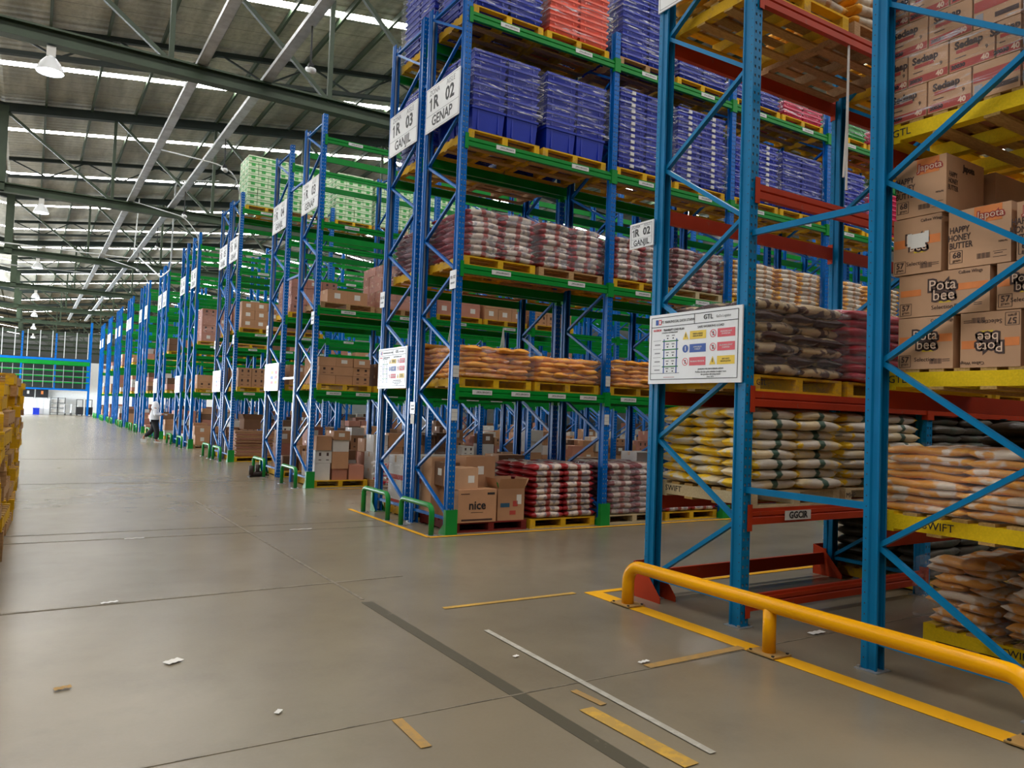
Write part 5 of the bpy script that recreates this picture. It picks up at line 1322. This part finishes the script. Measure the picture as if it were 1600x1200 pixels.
def services():
    for x, lb in ((2.78, 'left'), (4.15, 'right')):
        o = ob('cable_tray', None, loc=(x, 0, 0), label='%s galvanised cable tray running the length of hall above racks' % lb, cat='cable tray')
        b = MB(); b.box(-0.1, -5, 8.89, 0.1, 83, 8.9, 'tray'); b.box(-0.105, -5, 8.89, -0.095, 83, 8.98, 'tray'); b.box(0.095, -5, 8.89, 0.105, 83, 8.98, 'tray'); ob('tray_channel', b.mesh('tray_channel'), o)
        b = MB()
        for i in range(3):
            b.tube([(-0.06+0.06*i, y, 8.925+0.012*math.sin(y*1.7+i)) for y in range(-5, 83, 4)], 0.018, 'wire_dark' if i else 'pole_grey', 5)
        ob('cable_bundle', b.mesh('cable_bundle'), o)['kind'] = 'stuff'
    names = ['nearest', 'second', 'third', 'fourth', 'fifth', 'sixth']
    for i, y in enumerate((14.3, 21.9, 28.3, 35.0, 41.8)):
        o = ob('hanging_camera', None, loc=(4.2, y, 8.05), label='small hanging security camera below right cable tray, %s' % names[i], cat='camera')
        b = MB(); b.tube([(0, 0, 0.1), (0, 0, 0.845)], 0.018, 'wire_dark', 6); ob('drop_rod', b.mesh('drop_rod'), o)
        b = MB(); b.tube([(0.02, -0.12, -0.06), (0, 0.0, 0.0), (-0.02, 0.12, 0.05)], [0.06, 0.055, 0.05], 'lamp_white', 10); ob('housing', b.mesh('housing', True), o)
        b = MB(); b.cbox((0, 0, 0.08), (0.09, 0.12, 0.06), 'black'); ob('bracket', b.mesh('bracket'), o)
    C = []
    def pipe(pts, lb, r_=0.03):
        P = [Vector(p) for p in pts]; out = [P[0]]
        for i in range(1, len(P)-1):
            a = (P[i-1]-P[i]).normalized(); c = (P[i+1]-P[i]).normalized(); rr = 0.3
            for t in range(6):
                s_ = t/5; out.append((P[i]+a*rr)*(1-s_)**2 + P[i]*2*s_*(1-s_) + (P[i]+c*rr)*s_**2)
        out.append(P[-1]); b = MB(); b.tube(out, r_, 'pole_grey', 8); ob('conduit_pipe', b.mesh('conduit_pipe', True), label=lb, cat='pipe')
    pipe([(-15.9, 44.2, 9.0), (4.2, 44.0, 8.95), (4.3, 43.6, 12.0)], 'upper white pipe crossing aisle and rising to the roof')
    pipe([(-15.9, 45.2, 8.1), (2.3, 45.2, 8.1)], 'lower white pipe crossing aisle under third truss')
    pipe([(4.35, 43.0, 8.9), (4.6, 36.5, 7.05), (4.6, 33.8, 7.0), (4.6, 33.6, 10.6), (6.2, 33.2, 10.8)], 'white pipe looping down beside fourth row and up to roof')
    pipe([(2.86, 24.0, 8.89), (4.2, 22.7, 8.4), (4.62, 22.6, 8.2), (4.91, 23.0, 7.7), (4.91, 23.02, 5.0)], 'thin white pipe bending down at third green row', 0.018)
    pipe([(2.86, 31.0, 8.89), (4.4, 29.6, 8.3), (4.91, 29.55, 7.7), (4.91, 29.56, 5.0)], 'thin white pipe bending down at fourth green row', 0.018)
    pipe([(2.86, 44.4, 8.89), (4.4, 43.2, 8.3), (4.91, 43.18, 7.7), (4.91, 43.19, 5.0)], 'thin white pipe bending down at sixth green row', 0.02)
    for i, (x, y, z0, z1, lb) in enumerate(((9.5, 15.655, 2.9, 3.72, 'frayed white strings hanging from second beam of second row'), (8.1, 15.655, 3.0, 3.7, 'short white strings hanging at second row left'), (6.35, 4.4, 3.75, 5.3, 'long white plastic strip hanging from near rack top'), (6.9, 15.655, 5.0, 5.45, 'white strip hanging from third beam of second row'))):
        b = MB()
        for k in range(9 if i < 2 else 2):
            dx = random.uniform(-0.12, 0.12) if i < 2 else random.uniform(-0.02, 0.02)
            b.tube([(0, 0, z1), (dx*0.5, 0, (z0+z1)/2), (dx+random.uniform(-0.04, 0.04), 0, z0+random.uniform(0, 0.3))], 0.006 if i < 2 else 0.012, 'string_white', 4)
        ob('hanging_string', b.mesh('hanging_string'), loc=(x, y, 0), label=lb, cat='string')
services()
# ---- boots by a hoop
def boots():
    for i, (x, y) in enumerate(((4.52, 18.35), (4.72, 18.6))):
        o = ob('boot', None, loc=(x, y, 0), rot=(0, 0, 0.3), label='%s dark boot beside the green hoop at second row' % ('left' if i == 0 else 'right'), cat='boot')
        b = MB(); b.tube([(0.16, 0, 0.05), (0.1, 0, 0.055), (0.0, 0, 0.06), (-0.1, 0, 0.07)], [0.035, 0.05, 0.055, 0.05], 'boot', 10); b.tube([(-0.08, 0, 0.05), (-0.085, 0, 0.15), (-0.085, 0, 0.26)], [0.055, 0.055, 0.06], 'boot', 10); ob('upper', b.mesh('upper', True), o)
        b = MB(); b.box(-0.15, -0.055, 0, 0.2, 0.055, 0.025, 'black'); ob('sole', b.mesh('sole'), o)
boots()
# ---- back wall furnishing
def back():
    root = ob('back_rack', None, loc=(0, 81.0, 0), label='blue framed green shelving rack spanning above the aisle at far wall', cat='rack')
    for i in range(8):
        x = 4.45-2.6*i
        b = MB(); b.box(x-0.07, -0.1, 2.35, x+0.07, 0.1, 7.4, 'blue'); ob('upright_post', b.mesh('upright_post'), root)
    b = MB(); b.box(4.52, -0.1, 0, 4.7, 0.1, 8.6, 'blue'); ob('upright_post', b.mesh('upright_post'), root)
    b = MB(); b.box(-14.2, -0.1, 0, -14.0, 0.1, 7.4, 'blue'); ob('upright_post', b.mesh('upright_post'), root)
    for z, h, m in ((2.35, 0.14, 'blue'), (3.0, 0.1, 'green'), (3.52, 0.1, 'green'), (4.05, 0.1, 'green'), (4.75, 0.35, 'green'), (5.05, 0.2, 'blue')):
        b = MB(); b.box(-14, -0.12, z-h/2, 4.6, -0.04, z+h/2, m); ob('beam', b.mesh('beam'), root)
        if m == 'green':
            b = MB(); b.box(-14, 0.9, z-h/2, 4.6, 0.98, z+h/2, m); ob('beam', b.mesh('beam'), root)
            if h < 0.2:
                b = MB(); b.box(-14, -0.13, z+h/2, 4.6, -0.03, z+h/2+0.02, 'galv'); ob('edge_strip', b.mesh('edge_strip'), root)
    for i in range(24):
        x = 4.1-0.78*i
        b = MB(); b.box(x-0.02, -0.16, 2.5, x+0.02, -0.13, 4.5, 'galv'); ob('divider', b.mesh('divider'), root)
    b = MB(); b.box(-14, 1.2, 2.4, 4.6, 1.25, 4.9, 'truss_dark'); ob('back_panel', b.mesh('back_panel'), root)
    o = ob('mesh_fence', None, loc=(0, 80.9, 0), label='grey wire mesh fence above the far blue rack', cat='fence')
    for i in range(20):
        x = 4.4-0.95*i; b = MB(); b.box(x-0.03, -0.03, 5.2, x+0.03, 0.03, 7.6, 'pole_grey'); ob('fence_post', b.mesh('fence_post'), o)
    for k in range(10):
        b = MB(); b.box(-14, -0.02, 5.4+k*0.23, 4.5, 0.0, 5.425+k*0.23, 'steel_dark'); ob('fence_wire', b.mesh('fence_wire'), o)
    yb = YB-0.02
    for i, x in enumerate((-0.1, 1.0)):
        o = ob('display_board', None, loc=(x, YB-0.5, 1.55), label='%s black display panel above white cabinets at far wall' % ('left' if i == 0 else 'right'), cat='panel')
        b = MB(); b.box(-0.5, -0.03, 0, 0.5, 0.03, 0.8, 'black'); ob('panel', b.mesh('panel'), o)
        b = MB(); b.box(-0.08, -0.035, 0.3, 0.1, -0.03, 0.6, 'off_white' if i == 0 else 'print_orange'); ob('paper_sheet', b.mesh('paper_sheet'), o)
        b = MB(); b.box(-0.5, -0.03, -1.55, -0.46, 0.03, 0, 'steel_dark'); b.box(0.46, -0.03, -1.55, 0.5, 0.03, 0, 'steel_dark'); ob('stand', b.mesh('stand'), o)
    for i, (x, w_) in enumerate(((-0.35, 0.42), (0.32, 0.5), (0.95, 0.4), (1.4, 0.45))):
        o = ob('cabinet', None, loc=(x, YB-1.2, 0), label='%s white cabinet in the far corner under black panels' % (['first', 'second', 'third', 'fourth'][i]), cat='cabinet')
        b = MB(); b.box(-w_/2, -0.25, 0, w_/2, 0.25, 1.45, 'cabinet'); ob('body', b.mesh('body'), o)
        for k in range(3):
            b = MB(); b.box(-w_/2+0.02, -0.26, 0.06+k*0.47, w_/2-0.02, -0.25, 0.5+k*0.47, 'white'); ob('drawer', b.mesh('drawer'), o)
    b = MB(); b.box(-0.25, -0.2, 0, 0.25, 0.2, 0.6, 'tote_blue'); b.box(-0.27, -0.22, 0.55, 0.27, 0.22, 0.6, 'tote_blue'); ob('bin', b.mesh('bin'), loc=(0.6, YB-1.9, 0), label='blue bin before white cabinets at far wall', cat='bin')
    for i, x in enumerate((2.0, 2.6)):
        o = ob('shelf_unit', None, loc=(x, YB-1.0, 0), label='%s grey shelf unit with boxes at far wall' % ('left' if i == 0 else 'right'), cat='shelf')
        for sx in (-0.28, 0.28):
            b = MB(); b.box(sx-0.02, -0.25, 0, sx+0.02, 0.25, 1.6, 'steel_dark'); ob('side', b.mesh('side'), o)
        for z in (0.2, 0.65, 1.1, 1.55):
            b = MB(); b.box(-0.28, -0.25, z, 0.28, 0.25, z+0.03, 'steel_dark'); ob('shelf', b.mesh('shelf'), o)
        for z in (0.23, 0.68, 1.13):
            ob('carton', carton_mesh(0.4, 0.35, 0.3, 'carton_white', 9), loc=(x, YB-1.0, z), label='white box on %s far shelf unit, %s shelf' % ('left' if i == 0 else 'right', {0.23: 'bottom', 0.68: 'middle', 1.13: 'top'}[z]), cat='box')
    for i, x in enumerate((3.1, 3.6)):
        o = ob('hand_trolley', None, loc=(x, YB-2.2, 0), label='%s grey hand trolley parked by far wall' % ('left' if i == 0 else 'right'), cat='trolley')
        b = MB(); b.box(-0.3, -0.4, 0.18, 0.3, 0.4, 0.22, 'galv'); ob('platform', b.mesh('platform'), o)
        b = MB(); b.tube([(-0.28, 0.4, 0.2), (-0.28, 0.42, 1.0), (0.28, 0.42, 1.0), (0.28, 0.4, 0.2)], 0.02, 'galv', 6); ob('handle', b.mesh('handle'), o)
        for sx, sy in ((-0.2, -0.3), (0.2, -0.3), (-0.2, 0.3), (0.2, 0.3)):
            b = MB(); b.tube([(sx-0.02, sy, 0.09), (sx+0.02, sy, 0.09)], 0.09, 'black', 10); ob('wheel', b.mesh('wheel'), o)
    for i, x in enumerate((4.0, 4.75)):
        o = ob('pallet_stacker', None, loc=(x, YB-2.6, 0), label='%s black pallet stacker at far end of aisle' % ('left' if i == 0 else 'right'), cat='stacker')
        b = MB(); b.box(-0.3, -0.3, 0.1, 0.3, 0.2, 0.8, 'black'); ob('chassis', b.mesh('chassis'), o)
        b = MB(); b.box(-0.28, 0.2, 0.1, -0.22, 0.28, 1.5, 'steel_dark'); b.box(0.22, 0.2, 0.1, 0.28, 0.28, 1.5, 'steel_dark'); b.box(-0.28, 0.2, 1.45, 0.28, 0.28, 1.5, 'steel_dark'); ob('mast', b.mesh('mast'), o)
        for sx in (-0.2, 0.2):
            b = MB(); b.tube([(sx-0.05, -0.2, 0.1), (sx+0.05, -0.2, 0.1)], 0.1, 'black', 12); ob('wheel', b.mesh('wheel'), o)
back()
# ---- person
def person():
    root = ob('person', None, loc=(4.28, 33.6, 0), rot=(0, 0, R(-12)), label='person in white headscarf and top with black trousers, walking beside racks', cat='person')
    def skin(name, vs, es, mat, sub=2):
        me = bpy.data.meshes.new(name); me.from_pydata([v[:3] for v in vs], es, []); me.update()
        o = ob(name, me, root); md = o.modifiers.new('s', 'SKIN'); md.use_smooth_shade = True
        for i, v in enumerate(vs):
            sv = me.skin_vertices[0].data[i]; r_ = v[3]; sv.radius = (r_, v[4] if len(v) > 4 else r_); sv.use_root = (i == 0)
        s2 = o.modifiers.new('d', 'SUBSURF'); s2.levels = sub; s2.render_levels = sub
        me.materials.append(MATS[mat]); return o
    # walks toward +X, left leg trailing; body
    skin('body', [(0, 0, 0.92, 0.13, 0.10), (0, 0, 1.12, 0.12, 0.10), (0.02, 0, 1.32, 0.14, 0.10), (0.03, 0, 1.42, 0.06), (0.06, 0, 1.50, 0.05), (0.085, 0, 1.575, 0.08),
                  (0.02, -0.17, 1.36, 0.05), (0.04, -0.21, 1.10, 0.04), (0.27, -0.15, 1.12, 0.033), (0.34, -0.13, 1.13, 0.03),
                  (0.02, 0.17, 1.36, 0.05), (0.04, 0.21, 1.10, 0.04), (0.27, 0.12, 1.14, 0.033), (0.34, 0.08, 1.15, 0.03),
                  (0.02, -0.09, 0.85, 0.09), (0.12, -0.09, 0.48, 0.065), (0.10, -0.09, 0.09, 0.045), (0.24, -0.09, 0.045, 0.035),
                  (-0.02, 0.09, 0.85, 0.09), (-0.06, 0.09, 0.48, 0.065), (-0.38, 0.09, 0.22, 0.045), (-0.34, 0.09, 0.08, 0.035)],
         [(0, 1), (1, 2), (2, 3), (3, 4), (4, 5), (2, 6), (6, 7), (7, 8), (8, 9), (2, 10), (10, 11), (11, 12), (12, 13), (0, 14), (14, 15), (15, 16), (16, 17), (0, 18), (18, 19), (19, 20), (20, 21)], 'skin')
    skin('trousers', [(0, 0, 0.92, 0.15, 0.13), (0.02, -0.09, 0.83, 0.13), (0.12, -0.09, 0.48, 0.11), (0.10, -0.09, 0.12, 0.10), (-0.02, 0.09, 0.83, 0.13), (-0.06, 0.09, 0.48, 0.11), (-0.34, 0.09, 0.22, 0.09)],
         [(0, 1), (1, 2), (2, 3), (0, 4), (4, 5), (5, 6)], 'cloth_black')
    skin('tunic', [(0, 0, 0.76, 0.21, 0.19), (0, 0, 1.0, 0.20, 0.18), (0, 0, 1.2, 0.19, 0.17), (0.02, 0, 1.36, 0.17, 0.15), (0.02, -0.17, 1.34, 0.085), (0.04, -0.22, 1.10, 0.08), (0.27, -0.15, 1.12, 0.062), (0.02, 0.17, 1.34, 0.085), (0.04, 0.22, 1.10, 0.08), (0.27, 0.13, 1.14, 0.062)],
         [(0, 1), (1, 2), (2, 3), (3, 4), (4, 5), (5, 6), (3, 7), (7, 8), (8, 9)], 'cloth_white')
    skin('headscarf', [(0.0, 0, 1.30, 0.20, 0.19), (0.015, 0, 1.42, 0.17), (0.02, 0, 1.49, 0.145), (0.01, 0, 1.56, 0.125), (0.0, 0, 1.61, 0.095), (0.0, 0, 1.645, 0.05)], [(0, 1), (1, 2), (2, 3), (3, 4), (4, 5)], 'cloth_white')
    b = MB()
    b.tube([(0.36, -0.15, 1.12), (0.37, 0.12, 1.12)], 0.015, 'black', 6); b.box(0.34, -0.09, 1.10, 0.46, 0.09, 1.14, 'off_white')
    ob('clipboard', b.mesh('clipboard'), loc=(4.28, 33.6, 0), rot=(0, 0, R(-12)), label='pale clipboard held by the walking person', cat='clipboard')
    b = MB()
    b.box(0.02, -0.14, 0, 0.30, -0.04, 0.05, 'off_white'); ob('shoe', b.mesh('shoe'), root)
    b = MB(); b.box(-0.47, 0.03, 0.0, -0.26, 0.15, 0.13, 'off_white'); ob('shoe', b.mesh('shoe'), root)
person()
make_texts()
